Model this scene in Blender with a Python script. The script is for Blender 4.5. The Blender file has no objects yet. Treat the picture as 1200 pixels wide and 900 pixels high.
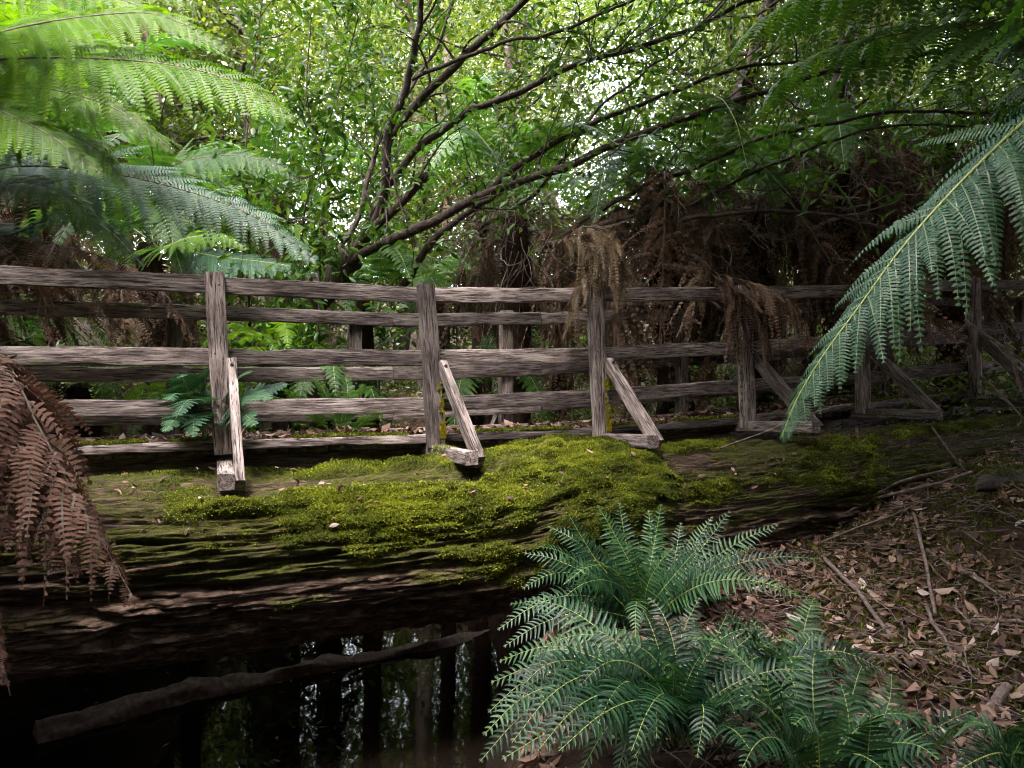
import bpy, math, numpy as np
from mathutils import Vector, Matrix
rng = np.random.default_rng(11)
SC = bpy.context.scene
COL = SC.collection
R = math.radians
F = 900.0

def at(px, py, Y):                       # a point seen at (px,py) standing Y metres in front of the camera
    return np.array([(px-600)/F*Y, Y, (450-py)/F*Y])

EL, AZ = R(64), R(-163)        # sun height and compass bearing, clockwise from +Y
SUNV = np.array([math.sin(AZ)*math.cos(EL), math.cos(AZ)*math.cos(EL), math.sin(EL)])
# ------------------------------------------------------------------ noise
def _hash(ix, iy, iz, seed):
    n = (ix*374761393 + iy*668265263 + iz*2147483647 + seed*1274126177) & 0xffffffff
    n = ((n ^ (n >> 13)) * 1274126177) & 0xffffffff
    n = ((n ^ (n >> 16)) * 2246822519) & 0xffffffff
    return ((n ^ (n >> 15)) & 0xffff) / 65535.0
def vnoise(x, y, z=0, seed=0):
    x, y, z = np.broadcast_arrays(np.asarray(x, float), np.asarray(y, float), np.asarray(z, float))
    ix, iy, iz = np.floor(x).astype(np.int64), np.floor(y).astype(np.int64), np.floor(z).astype(np.int64)
    fx, fy, fz = x-ix, y-iy, z-iz
    fx, fy, fz = (f*f*(3-2*f) for f in (fx, fy, fz))
    def h(a, b, c): return _hash(ix+a, iy+b, iz+c, seed)
    x00 = h(0,0,0)*(1-fx)+h(1,0,0)*fx; x10 = h(0,1,0)*(1-fx)+h(1,1,0)*fx
    x01 = h(0,0,1)*(1-fx)+h(1,0,1)*fx; x11 = h(0,1,1)*(1-fx)+h(1,1,1)*fx
    return (x00*(1-fy)+x10*fy)*(1-fz) + (x01*(1-fy)+x11*fy)*fz
def fbm(x, y, z=0, oct=4, seed=0):
    a, s, t = 0.5, 0.0, 0.0
    x, y, z = np.asarray(x, float), np.asarray(y, float), np.asarray(z, float)
    for o in range(oct):
        s = s + a*vnoise(x*2**o, y*2**o, z*2**o, seed+o*17); t += a; a *= .5
    return s/t
def sstep(a, b, x):
    t = np.clip((np.asarray(x, float)-a)/(b-a), 0, 1); return t*t*(3-2*t)
def unit(v):
    v = np.asarray(v, float); return v/(np.linalg.norm(v, axis=-1, keepdims=True)+1e-9)

# ------------------------------------------------------------------ mesh building
class MB:
    def __init__(s): s.v, s.f, s.m, s.r, s.n = [], [], [], [], 0
    def add(s, v, f, mat=0, rnd=None):
        v = np.asarray(v, float).reshape(-1, 3); f = np.asarray(f, np.int64)
        s.v.append(v); s.f.append(f+s.n); s.m.append(np.full(len(f), mat, np.int32))
        s.r.append(np.full(len(v), rng.random()) if rnd is None else np.broadcast_to(np.asarray(rnd, float), (len(v),)))
        s.n += len(v)
    def build(s, name, mats, parent=None, smooth=False, world=True):
        v = np.concatenate(s.v)
        if parent is not None and world:
            v = v - np.array(parent.matrix_basis.translation)
        me = bpy.data.meshes.new(name)
        me.vertices.add(len(v)); me.vertices.foreach_set('co', v.astype(np.float32).ravel())
        tot = np.concatenate([np.full(len(f), f.shape[1], np.int32) for f in s.f])
        idx = np.concatenate([f.ravel() for f in s.f]).astype(np.int32)
        me.loops.add(len(idx)); me.loops.foreach_set('vertex_index', idx)
        me.polygons.add(len(tot))
        st = np.zeros(len(tot), np.int32); st[1:] = np.cumsum(tot)[:-1]
        me.polygons.foreach_set('loop_start', st); me.polygons.foreach_set('loop_total', tot)
        me.polygons.foreach_set('material_index', np.concatenate(s.m))
        if smooth: me.polygons.foreach_set('use_smooth', np.ones(len(tot), bool))
        at_ = me.attributes.new('rnd', 'FLOAT', 'POINT'); at_.data.foreach_set('value', np.concatenate(s.r).astype(np.float32))
        me.update(calc_edges=True)
        for m in (mats if isinstance(mats, (list, tuple)) else [mats]): me.materials.append(m)
        o = bpy.data.objects.new(name, me); COL.objects.link(o)
        if parent is not None: o.parent = parent
        return o
    def tube(s, pts, radii, sides=8, mat=0, rnd=None, cap=True, rough=0.0, seed=0):
        P = np.asarray(pts, float); n = len(P); rad = np.broadcast_to(np.asarray(radii, float), (n,))
        T = unit(np.gradient(P, axis=0))
        u = np.array([0, 0, 1.0]) if abs(T[0, 2]) < .9 else np.array([1.0, 0, 0])
        A = np.zeros((n, 3)); a = unit(np.cross(T[0], u))
        for i in range(n):
            a = unit(a - T[i]*np.dot(a, T[i])); A[i] = a
        B = np.cross(T, A)
        th = np.linspace(0, 2*np.pi, sides, endpoint=False)
        rr = rad[:, None]*np.ones(sides)
        if rough:
            rr = rr*(1+rough*(fbm(np.cos(th)*2+5+np.zeros((n, 1)), np.sin(th)*2+np.zeros((n, 1)), np.linalg.norm(P-P[0], axis=1)[:, None]*3+np.zeros(sides), 3, seed)-.5)*2)
        V = P[:, None]+rr[..., None]*(np.cos(th)[None, :, None]*A[:, None]+np.sin(th)[None, :, None]*B[:, None])
        i, j = np.meshgrid(np.arange(n-1), np.arange(sides), indexing='ij'); j2 = (j+1) % sides
        f = np.stack([i*sides+j, i*sides+j2, (i+1)*sides+j2, (i+1)*sides+j], -1).reshape(-1, 4)
        s.add(V.reshape(-1, 3), f, mat, rnd)
        if cap:
            for k, e in ((0, -1), (n-1, 1)):
                ring = V[k]; c = P[k]
                vv = np.vstack([ring, c]); jj = np.arange(sides)
                ff = np.stack([jj, (jj+1) % sides, np.full(sides, sides)], -1)
                s.add(vv, ff if e > 0 else ff[:, ::-1], mat, rnd if rnd is not None else .5)
    def grid(s, V, mat=0, rnd=None):
        n, m = V.shape[:2]
        i, j = np.meshgrid(np.arange(n-1), np.arange(m-1), indexing='ij')
        f = np.stack([i*m+j, i*m+j+1, (i+1)*m+j+1, (i+1)*m+j], -1).reshape(-1, 4)
        s.add(V.reshape(-1, 3), f, mat, rnd)

def tag(o, label, cat=None, group=None, kind=None):
    if label: o['label'] = label
    if cat: o['category'] = cat
    if group: o['group'] = group
    if kind: o['kind'] = kind
    return o
def thing(name, loc, label, cat, group=None):
    o = bpy.data.objects.new(name, None); COL.objects.link(o); o.location = Vector([float(c) for c in loc]); o.empty_display_size = .1
    return tag(o, label, cat, group)
def copy_tree(o, parent=None):
    c = o.copy(); COL.objects.link(c)
    if parent is not None: c.parent = parent
    for ch in list(o.children): copy_tree(ch, c)
    return c

# ------------------------------------------------------------------ materials
def mat_new(name):
    m = bpy.data.materials.new(name); m.use_nodes = True
    nt = m.node_tree; nt.nodes.clear()
    return m, nt, nt.nodes, nt.links
def N(nt, typ, **kw):
    n = nt.nodes.new(typ)
    for k, v in kw.items():
        if k in n.inputs: n.inputs[k].default_value = v
        else: setattr(n, k, v)
    return n
def ramp(nt, fac, stops, interp='LINEAR'):
    r = nt.nodes.new('ShaderNodeValToRGB'); cr = r.color_ramp; cr.interpolation = interp
    while len(cr.elements) < len(stops): cr.elements.new(.5)
    for e, (p, c) in zip(cr.elements, stops): e.position = p; e.color = (*c, 1)
    nt.links.new(fac, r.inputs[0]); return r.outputs[0]
def leafmat(name, stops, trans=.35, rough=.45, spec=.5, objvar=.25, tcol=(1.25, 1.3, .45)):
    m, nt, nd, L = mat_new(name)
    a = N(nt, 'ShaderNodeAttribute', attribute_name='rnd')
    oi = N(nt, 'ShaderNodeObjectInfo')
    mx = N(nt, 'ShaderNodeMath', operation='MULTIPLY_ADD'); L.new(oi.outputs['Random'], mx.inputs[0]); mx.inputs[1].default_value = objvar
    L.new(a.outputs['Fac'], mx.inputs[2])
    sb = N(nt, 'ShaderNodeMath', operation='SUBTRACT'); L.new(mx.outputs[0], sb.inputs[0]); sb.inputs[1].default_value = objvar*.5
    col = ramp(nt, sb.outputs[0], stops)
    p = N(nt, 'ShaderNodeBsdfPrincipled'); p.inputs['Roughness'].default_value = rough; p.inputs['Specular IOR Level'].default_value = spec
    L.new(col, p.inputs['Base Color'])
    out = N(nt, 'ShaderNodeOutputMaterial')
    if trans > 0:
        mul = N(nt, 'ShaderNodeMix', data_type='RGBA', blend_type='MULTIPLY'); mul.inputs[0].default_value = 1
        L.new(col, mul.inputs[6]); mul.inputs[7].default_value = (*tcol, 1)
        t = N(nt, 'ShaderNodeBsdfTranslucent'); L.new(mul.outputs[2], t.inputs['Color'])
        ms = N(nt, 'ShaderNodeMixShader'); ms.inputs[0].default_value = trans
        L.new(p.outputs[0], ms.inputs[1]); L.new(t.outputs[0], ms.inputs[2]); L.new(ms.outputs[0], out.inputs[0])
    else: L.new(p.outputs[0], out.inputs[0])
    return m
def noisemat(name, stops, scale=(1, 1, 1), nscale=5, detail=8, rough=.8, bump=.3, bdist=.02, coord='Object', extra=None, spec=.3, objoff=True, nrough=.6):
    m, nt, nd, L = mat_new(name)
    tc = N(nt, 'ShaderNodeTexCoord'); mp = N(nt, 'ShaderNodeMapping'); mp.inputs['Scale'].default_value = scale
    L.new(tc.outputs[coord], mp.inputs[0])
    if objoff:
        oi = N(nt, 'ShaderNodeObjectInfo'); mm = N(nt, 'ShaderNodeMath', operation='MULTIPLY'); mm.inputs[1].default_value = 57
        L.new(oi.outputs['Random'], mm.inputs[0]); L.new(mm.outputs[0], mp.inputs['Location'])
    n = N(nt, 'ShaderNodeTexNoise', Scale=nscale, Detail=detail, Roughness=nrough); L.new(mp.outputs[0], n.inputs['Vector'])
    col = ramp(nt, n.outputs['Fac'], stops)
    p = N(nt, 'ShaderNodeBsdfPrincipled'); p.inputs['Roughness'].default_value = rough; p.inputs['Specular IOR Level'].default_value = spec
    if extra: col = extra(nt, L, tc, col)
    L.new(col, p.inputs['Base Color'])
    b = N(nt, 'ShaderNodeBump', Strength=bump, Distance=bdist); L.new(n.outputs['Fac'], b.inputs['Height']); L.new(b.outputs[0], p.inputs['Normal'])
    out = N(nt, 'ShaderNodeOutputMaterial'); L.new(p.outputs[0], out.inputs[0])
    return m
def mixcol(nt, L, fac, a, b):
    mx = N(nt, 'ShaderNodeMix', data_type='RGBA')
    L.new(fac, mx.inputs[0])
    for s, v in ((6, a), (7, b)):
        if isinstance(v, tuple): mx.inputs[s].default_value = (*v, 1)
        else: L.new(v, mx.inputs[s])
    return mx.outputs[2]

def wood_extra(nt, L, tc, col):
    # pale weathering blotches and fine dark checks along the grain, a little green lichen
    oi = N(nt, 'ShaderNodeObjectInfo'); mm = N(nt, 'ShaderNodeMath', operation='MULTIPLY'); mm.inputs[1].default_value = 31
    L.new(oi.outputs['Random'], mm.inputs[0])
    mp = N(nt, 'ShaderNodeMapping'); mp.inputs['Scale'].default_value = (1.6, 7, 7); L.new(tc.outputs['Object'], mp.inputs[0]); L.new(mm.outputs[0], mp.inputs['Location'])
    n = N(nt, 'ShaderNodeTexNoise', Scale=2.2, Detail=6, Roughness=.65); L.new(mp.outputs[0], n.inputs['Vector'])
    f = ramp(nt, n.outputs['Fac'], [(.44, (0, 0, 0)), (.68, (.75, .75, .75))])
    col = mixcol(nt, L, f, col, (.40, .33, .315))
    mp2 = N(nt, 'ShaderNodeMapping'); mp2.inputs['Scale'].default_value = (4.5, 85, 85); L.new(tc.outputs['Object'], mp2.inputs[0]); L.new(mm.outputs[0], mp2.inputs['Location'])
    n2 = N(nt, 'ShaderNodeTexNoise', Scale=1.3, Detail=4, Roughness=.6); L.new(mp2.outputs[0], n2.inputs['Vector'])
    f2 = ramp(nt, n2.outputs['Fac'], [(.40, (1, 1, 1)), (.47, (0, 0, 0))])
    col = mixcol(nt, L, f2, col, (.03, .022, .022))
    n3 = N(nt, 'ShaderNodeTexNoise', Scale=5, Detail=8, Roughness=.7); L.new(tc.outputs['Object'], n3.inputs['Vector'])
    f3 = ramp(nt, n3.outputs['Fac'], [(.6, (0, 0, 0)), (.72, (.55, .55, .55))])
    col = mixcol(nt, L, f3, col, (.13, .14, .04))
    v = N(nt, 'ShaderNodeMath', operation='MULTIPLY_ADD'); L.new(oi.outputs['Random'], v.inputs[0]); v.inputs[1].default_value = .9; v.inputs[2].default_value = .45
    h = N(nt, 'ShaderNodeHueSaturation'); L.new(v.outputs[0], h.inputs['Value']); L.new(col, h.inputs['Color']); return h.outputs[0]
M = {}
M['wood'] = noisemat('weathered_wood', [(.32, (.030, .021, .020)), (.5, (.115, .088, .084)), (.68, (.26, .205, .195))], scale=(5, 42, 42), nscale=1.5, detail=10, rough=.9, bump=.9, bdist=.014, extra=wood_extra, spec=.15, nrough=.7)
M['bark'] = noisemat('dark_bark', [(.3, (.018, .012, .010)), (.55, (.055, .036, .030)), (.75, (.12, .085, .07))], scale=(9, 9, 3), nscale=3, rough=.85, bump=.6, bdist=.02)
M['fibre'] = noisemat('tree_fern_fibre', [(.3, (.012, .007, .005)), (.6, (.05, .028, .020)), (.8, (.10, .06, .045))], scale=(14, 14, 5), nscale=3, rough=.95, bump=1, bdist=.03, spec=.1)
M['stick'] = noisemat('stick_bark', [(.3, (.06, .04, .035)), (.55, (.15, .105, .095)), (.8, (.28, .22, .20))], scale=(6, 6, 6), nscale=4, rough=.85, bump=.4)
M['metal'] = noisemat('rusty_bolt', [(.3, (.015, .012, .012)), (.7, (.05, .035, .03))], nscale=40, rough=.6, bump=.1)
M['frond'] = leafmat('green_frond', [(0, (.016, .050, .012)), (.5, (.035, .092, .018)), (1, (.085, .15, .022))], trans=.45, rough=.5, spec=.25)
M['frond_young'] = leafmat('fresh_yellow_green_frond', [(0, (.045, .11, .005)), (.5, (.085, .175, .007)), (1, (.15, .25, .010))], trans=.55, rough=.5, spec=.2)
M['frond_blue'] = leafmat('blue_green_frond', [(0, (.010, .038, .020)), (.5, (.022, .066, .035)), (1, (.050, .115, .056))], trans=.25, rough=.5, spec=.35, tcol=(1.1, 1.25, .5))
M['blechnum'] = leafmat('water_fern_leaf', [(0, (.005, .021, .009)), (.5, (.013, .049, .019)), (1, (.048, .108, .038))], objvar=.9, trans=.3, rough=.42, spec=.32, tcol=(1.2, 1.25, .4))
M['dead'] = leafmat('dead_frond', [(0, (.045, .024, .017)), (.5, (.14, .078, .054)), (1, (.28, .175, .125))], objvar=.7, trans=.15, rough=.8, spec=.1, tcol=(1.2, 1, .8))
M['lichen'] = leafmat('yellow_lichen', [(0, (.10, .09, .012)), (.5, (.26, .22, .015)), (1, (.45, .38, .015))], trans=.1, rough=.9, spec=.1, objvar=0)
M['dead_red'] = leafmat('reddish_dead_frond', [(0, (.045, .023, .018)), (.5, (.15, .078, .059)), (1, (.30, .185, .15))], trans=.2, rough=.75, spec=.15, tcol=(1.2, 1, .8))
M['dead_pale'] = leafmat('pale_dead_frond', [(0, (.06, .040, .027)), (.5, (.15, .102, .062)), (1, (.28, .20, .13))], trans=.15, rough=.8, spec=.1, tcol=(1.2, 1, .8))
M['rib'] = leafmat('green_rachis', [(0, (.05, .085, .03)), (.6, (.11, .14, .035)), (1, (.22, .25, .06))], trans=0, rough=.5)
M['rib_brown'] = leafmat('brown_rachis', [(0, (.03, .024, .012)), (1, (.09, .06, .04))], trans=0, rough=.6)
M['leaf'] = leafmat('broad_leaf', [(0, (.022, .060, .010)), (.5, (.050, .110, .014)), (1, (.11, .18, .024))], trans=.42, rough=.4, spec=.4)
M['far_leaf'] = leafmat('forest_leaf', [(0, (.026, .046, .010)), (.5, (.060, .090, .017)), (1, (.135, .155, .032))], trans=.42, rough=.45)
M['mossblade'] = leafmat('moss', [(0, (.040, .045, .006)), (.45, (.082, .102, .010)), (1, (.205, .225, .018))], trans=.25, rough=.75, spec=.15, objvar=0)
M['litter'] = leafmat('fallen_leaf', [(0, (.025, .013, .009)), (.30, (.085, .042, .028)), (.58, (.18, .098, .07)), (.82, (.30, .20, .16)), (.97, (.46, .37, .34)), (.985, (.42, .26, .03)), (1, (.36, .17, .02))], trans=.1, rough=.6, spec=.3, objvar=0)

def ground_extra(nt, L, tc, col):
    n = N(nt, 'ShaderNodeTexNoise', Scale=.9, Detail=6, Roughness=.6); L.new(tc.outputs['Object'], n.inputs['Vector'])
    f = ramp(nt, n.outputs['Fac'], [(.56, (0, 0, 0)), (.68, (.8, .8, .8))])
    col = mixcol(nt, L, f, col, (.028, .030, .010))
    sx = N(nt, 'ShaderNodeSeparateXYZ'); L.new(tc.outputs['Object'], sx.inputs[0])          # wet mud along the water
    mr = N(nt, 'ShaderNodeMapRange'); L.new(sx.outputs['Z'], mr.inputs['Value']); mr.inputs['From Min'].default_value = -1.95; mr.inputs['From Max'].default_value = -1.6; mr.inputs['To Min'].default_value = 1; mr.inputs['To Max'].default_value = 0
    return mixcol(nt, L, mr.outputs[0], col, (.012, .007, .005))
M['ground'] = noisemat('forest_soil', [(.3, (.010, .006, .004)), (.5, (.032, .018, .012)), (.72, (.085, .050, .036))], nscale=9, detail=10, rough=.95, bump=.8, bdist=.05, objoff=False, extra=ground_extra, spec=.1)

def mk_log():
    m, nt, nd, L = mat_new('mossy_log_bark')
    tc = N(nt, 'ShaderNodeTexCoord'); at_ = N(nt, 'ShaderNodeAttribute', attribute_name='rnd')
    uv = N(nt, 'ShaderNodeUVMap')
    mp = N(nt, 'ShaderNodeMapping'); mp.inputs['Scale'].default_value = (7, 44, 1); L.new(tc.outputs['UV'], mp.inputs[0])
    n = N(nt, 'ShaderNodeTexNoise', Scale=1.2, Detail=9, Roughness=.65); L.new(mp.outputs[0], n.inputs['Vector'])
    wood = ramp(nt, n.outputs['Fac'], [(.34, (.012, .008, .006)), (.50, (.060, .037, .028)), (.66, (.19, .125, .095))])
    n2 = N(nt, 'ShaderNodeTexNoise', Scale=34, Detail=8, Roughness=.7); L.new(tc.outputs['Object'], n2.inputs['Vector'])
    moss = ramp(nt, n2.outputs['Fac'], [(.3, (.020, .022, .005)), (.55, (.062, .068, .008)), (.75, (.13, .14, .014))])
    ad = N(nt, 'ShaderNodeMath', operation='MULTIPLY_ADD'); L.new(n2.outputs['Fac'], ad.inputs[0]); ad.inputs[1].default_value = .55; L.new(at_.outputs['Fac'], ad.inputs[2])
    f = ramp(nt, ad.outputs[0], [(.48, (0, 0, 0)), (.75, (1, 1, 1))])
    col = mixcol(nt, L, f, wood, moss)
    p = N(nt, 'ShaderNodeBsdfPrincipled', Roughness=.9); p.inputs['Specular IOR Level'].default_value = .15; L.new(col, p.inputs['Base Color'])
    hs = N(nt, 'ShaderNodeMix', data_type='FLOAT'); L.new(f, hs.inputs[0]); L.new(n.outputs['Fac'], hs.inputs[2]); L.new(n2.outputs['Fac'], hs.inputs[3])
    b = N(nt, 'ShaderNodeBump', Strength=1.0, Distance=.06); L.new(hs.outputs[0], b.inputs['Height']); L.new(b.outputs[0], p.inputs['Normal'])
    o = N(nt, 'ShaderNodeOutputMaterial'); L.new(p.outputs[0], o.inputs[0]); return m
M['log'] = mk_log()
def mk_water():
    m, nt, nd, L = mat_new('dark_creek_water')
    tc = N(nt, 'ShaderNodeTexCoord')
    n = N(nt, 'ShaderNodeTexNoise', Scale=2.5, Detail=3); L.new(tc.outputs['Object'], n.inputs['Vector'])
    p = N(nt, 'ShaderNodeBsdfPrincipled', Roughness=.03, IOR=1.33); p.inputs['Base Color'].default_value = (.006, .004, .003, 1)
    b = N(nt, 'ShaderNodeBump', Strength=.035, Distance=.05); L.new(n.outputs['Fac'], b.inputs['Height']); L.new(b.outputs[0], p.inputs['Normal'])
    o = N(nt, 'ShaderNodeOutputMaterial'); L.new(p.outputs[0], o.inputs[0]); return m
M['water'] = mk_water()

# ------------------------------------------------------------------ terrain
WATER = -2.3
def ground_z(x, y, fine=True):
    x, y = np.asarray(x, float), np.asarray(y, float)
    bank = -1.52 + .10*np.clip(y-3, 0, 8) + .075*np.clip(x-1.0, -.5, 8) + .30*sstep(2.2, 3.6, x)*sstep(3.6, 5.5, y)*sstep(9, 6.5, y)
    line = np.interp(y, [-6, 0, 3, 5, 6.5, 8, 12, 20], [-.7, -.3, .10, .42, .62, .8, .2, -1.5])
    right = sstep(line-1.0, line+.12, x)
    lline = np.interp(y, [-6, 0, 4, 6, 9, 12, 20], [-5.5, -5.2, -4.6, -3.6, -3.4, -3.6, -6.5])
    left = sstep(lline+.9, lline-.5, x)
    far = sstep(9.6, 12.5, y)
    h = np.maximum(np.maximum(right*(bank+2.85), left*2.5), far*2.35)
    z = -2.85 + h
    z = z + .16*np.clip(y-12.5, 0, 60) + .55*np.clip(-y-3.5, 0, 30) + .10*np.clip(np.abs(x)-8, 0, 60)  # the rise behind the camera is unseen, added to block horizon light
    if fine:
        z = z + .16*(fbm(x*.9, y*.9, 0, 3, 3)-.5) + .10*(fbm(x*3.1, y*3.1, 0, 4, 7)-.5)
    return z
def axis(fine_lo, fine_hi, step, lo, hi, grow=1.13):
    a = list(np.arange(fine_lo, fine_hi, step)); s = step
    while a[-1] < hi: s *= grow; a.append(a[-1]+s)
    s = step
    while a[0] > lo: s *= grow; a.insert(0, a[0]-s)
    return np.array(a)
gx = axis(-4, 6.5, .05, -90, 90); gy = axis(1.5, 10, .05, -60, 120)
X, Y = np.meshgrid(gx, gy)
b = MB(); b.grid(np.stack([X, Y, ground_z(X, Y)], -1)[:, ::-1][::-1][:, ::-1][::-1], rnd=0)
tag(b.build('ground', M['ground'], smooth=True), 'dark leaf strewn forest soil sloping down to the creek', kind='structure')
b = MB(); b.add([(-14, -6, WATER), (9, -6, WATER), (9, 14, WATER), (-14, 14, WATER)], [[0, 1, 2, 3]])
tag(b.build('water', M['water']), 'still black creek water under the fallen log', kind='structure')

# ------------------------------------------------------------------ bridge lines
# near posts: bottom px, top px, depth, picture heights of the three rails' top edges, deck edge
NP = [(-130, -145, 4.38, 304, 404, 470, 536),
      (263, 251, 4.95, 322, 408, 468, 520),
      (511, 499, 5.55, 336, 410, 466, 513),
      (705, 696, 6.05, 337, 407, 457, 505),
      (877, 869, 6.60, 336, 402, 447, 492),
      (1012, 1008, 7.30, 333, 392, 436, 476),
      (1143, 1141, 8.30, 327, 379, 424, 460),
      (1300, 1300, 10.3, 330, 376, 415, 452)]
base = np.array([at(p[0], p[6], p[2]) for p in NP])
tops = np.array([at(p[1], p[3], p[2]) for p in NP])
RT = np.array([[at((p[0]+p[1])/2, p[k], p[2]) for k in (3, 4, 5)] for p in NP])   # rail top edges
tang = unit(np.gradient(base*[1, 1, 0], axis=0))
ARC = np.concatenate([[0], np.cumsum(np.linalg.norm(np.diff(base[:, :2], axis=0), axis=1))])
inw = np.stack([-tang[:, 1], tang[:, 0], 0*tang[:, 0]], -1)       # towards the far side
def line(s, off=0.0, arr=None):
    arr = base if arr is None else arr
    p = np.stack([np.interp(s, ARC, arr[:, k]) for k in range(3)], -1)
    w = unit(np.stack([np.interp(s, ARC, inw[:, k]) for k in range(3)], -1))
    return p + w*off

def board(name, p0, p1, depth_dir, h, t, mat, parent, wear=.006, seed=0, nl=None):
    """a weathered sawn timber from p0 to p1; h = size across, t = size along depth_dir"""
    p0, p1 = np.array(p0, float), np.array(p1, float)
    L = np.linalg.norm(p1-p0); ax = (p1-p0)/L
    d = unit(np.array(depth_dir, float)-ax*np.dot(depth_dir, ax)); u = np.cross(ax, d)
    if u[2] < 0 or (abs(u[2]) < .2 and u[0] > 0): u, d = -u, -d
    n = nl or max(6, int(L/.05)); xs = np.linspace(-L/2, L/2, n)
    bv = min(h, t)*.09
    prof = []                                                     # rounded rectangle outline with extra points along the faces
    for (cy, cz, a0) in ((h/2-bv, t/2-bv, 0), (-h/2+bv, t/2-bv, 90), (-h/2+bv, -t/2+bv, 180), (h/2-bv, -t/2+bv, 270)):
        for a in (a0, a0+45, a0+90): prof.append((cy+bv*math.cos(R(a)), cz+bv*math.sin(R(a))))
    pr = []
    for i in range(len(prof)):
        q0, q1 = np.array(prof[i]), np.array(prof[(i+1) % len(prof)]); pr.append(q0)
        k = int(np.linalg.norm(q1-q0)/.028)
        for j in range(1, k): pr.append(q0+(q1-q0)*j/k)
    pr = np.array(pr); m = len(pr)
    gx_, _ = np.meshgrid(xs, np.arange(m), indexing='ij')
    yy = np.broadcast_to(pr[:, 0], gx_.shape).copy(); zz = np.broadcast_to(pr[:, 1], gx_.shape).copy()
    sd = seed*13.7
    sag = (fbm(xs*1.1+sd, sd, 0, 2, 5)-.5)*wear*2.2
    yy += sag[:, None]
    wob = (fbm(gx_*5+sd, yy*38, zz*38, 3, 9)-.5)*wear*2
    rad = np.hypot(yy, zz)+1e-6
    yy += wob*yy/rad; zz += wob*zz/rad
    chip = np.clip(fbm(gx_*3.3+sd*2, np.sign(yy)*3, np.sign(zz)*3, 3, 21)-.60, 0, 1)*wear*9*(np.abs(yy) > h/2-.016)
    yy -= np.sign(yy)*chip
    V = np.stack([gx_, yy, zz], -1)
    b = MB(); i, j = np.meshgrid(np.arange(n-1), np.arange(m), indexing='ij'); j2 = (j+1) % m
    b.add(V.reshape(-1, 3), np.stack([i*m+j, i*m+j2, (i+1)*m+j2, (i+1)*m+j], -1).reshape(-1, 4), rnd=.5)
    for k, e in ((0, 1), (n-1, -1)):
        vv = np.vstack([V[k], V[k].mean(0)+[(-.004*e)*0, 0, 0]]); jj = np.arange(m)
        ff = np.stack([(jj+1) % m, jj, np.full(m, m)], -1); b.add(vv, ff if e > 0 else ff[:, ::-1], rnd=.5)
    o = b.build(name, mat, parent, world=False)
    mid = (p0+p1)/2 - (np.array(parent.location) if parent is not None else 0)
    Mx = Matrix([[ax[0], u[0], d[0], mid[0]], [ax[1], u[1], d[1], mid[1]], [ax[2], u[2], d[2], mid[2]], [0, 0, 0, 1]])
    if Mx.to_3x3().determinant() < 0:
        Mx = Matrix([[ax[0], u[0], -d[0], mid[0]], [ax[1], u[1], -d[1], mid[1]], [ax[2], u[2], -d[2], mid[2]], [0, 0, 0, 1]])
    o.matrix_basis = Mx
    return o

# ------------------------------------------------------------------ fallen log
xs_fit = np.linspace(base[0, 0], base[-1, 0], 60)
pf = np.polyfit(base[:, 0], base[:, 1], 3)
zf = np.polyfit(base[:, 0], base[:, 2], 3)
def log_point(X, th, disp=0):
    """X = position along, th = angle from the top (positive = towards the viewer's bank)"""
    Xc = np.clip(X, -3.6, 6.5)
    Yc = np.polyval(pf, Xc)+(X-Xc)*np.polyval(np.polyder(pf), Xc)
    dY = np.polyval(np.polyder(pf), Xc)
    no = unit(np.stack([dY, -np.ones_like(dY), 0*dY], -1))
    zc = np.polyval(zf, Xc) - .665 + .07*np.exp(-((X-.25)/.5)**2)
    sc = np.interp(X, [-6, -3, 0, 3, 6], [1.1, 1.06, 1.0, .95, .9])*(1+.05*(fbm(X*.8, 3.1, 0, 2, 4)-.5))
    c, s = np.cos(th), np.sin(th)
    e = .86
    cy = np.sign(c)*np.abs(c)**e; sy = np.sign(s)*np.abs(s)**e
    rw, rh = .70*sc+disp, .50*sc+disp
    p = np.stack([X, Yc, zc], -1) + no*.30
    return p + no*(rw*sy)[..., None] + np.stack([0*X, 0*X, rh*cy], -1)
ns = 1100; TH = np.concatenate([np.linspace(-np.pi, -1.0, 40, endpoint=False), np.linspace(-1.0, 2.7, 400, endpoint=False), np.linspace(2.7, np.pi, 12)]); nth = len(TH)
LX, LT = np.meshgrid(np.concatenate([np.linspace(-6.2, -3.6, 80, endpoint=False), np.linspace(-3.6, 4.6, 900, endpoint=False), np.linspace(4.6, 6.3, 120)]), TH, indexing='ij')
def moss_mask(X, T):
    n = fbm(X*1.3, T*1.6, 0, 4, 31); n2 = fbm(X*4.5, T*4.5, 0, 3, 33)
    lim = np.interp(X, [-5, -2.4, -1.7, -.9, .1, .6, 1.5, 3, 6], [.95, 1.05, 1.45, 1.6, 1.8, 1.6, 1.4, 1.2, .9])
    d = sstep(lim+.55, lim-.35, np.abs(T)+ (n-.5)*1.5)
    dens = np.interp(X, [-5, -2.3, -1.7, -1.0, -.4, .15, .7, 1.2, 2.5, 4, 6], [.42, .50, .88, .95, .80, 1.15, 1.1, .85, .65, .5, .4])
    bare = sstep(.50, .66, n2)*.45
    return np.clip(d*dens*(1.22-bare*1.5) - .14 + (n2-.5)*.55 + (fbm(X*.9+7, T*2.2, 0, 3, 35)-.5)*.9*d, 0, 1)
MK = moss_mask(LX, LT)
patch = sstep(.40, .53, fbm(LX*1.7+3, LT*2.6, 0, 4, 37)); keepc = np.exp(-((LX-.35)/.42)**2)
MK = MK*np.clip(.12+.88*patch+keepc, 0, 1)
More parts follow.
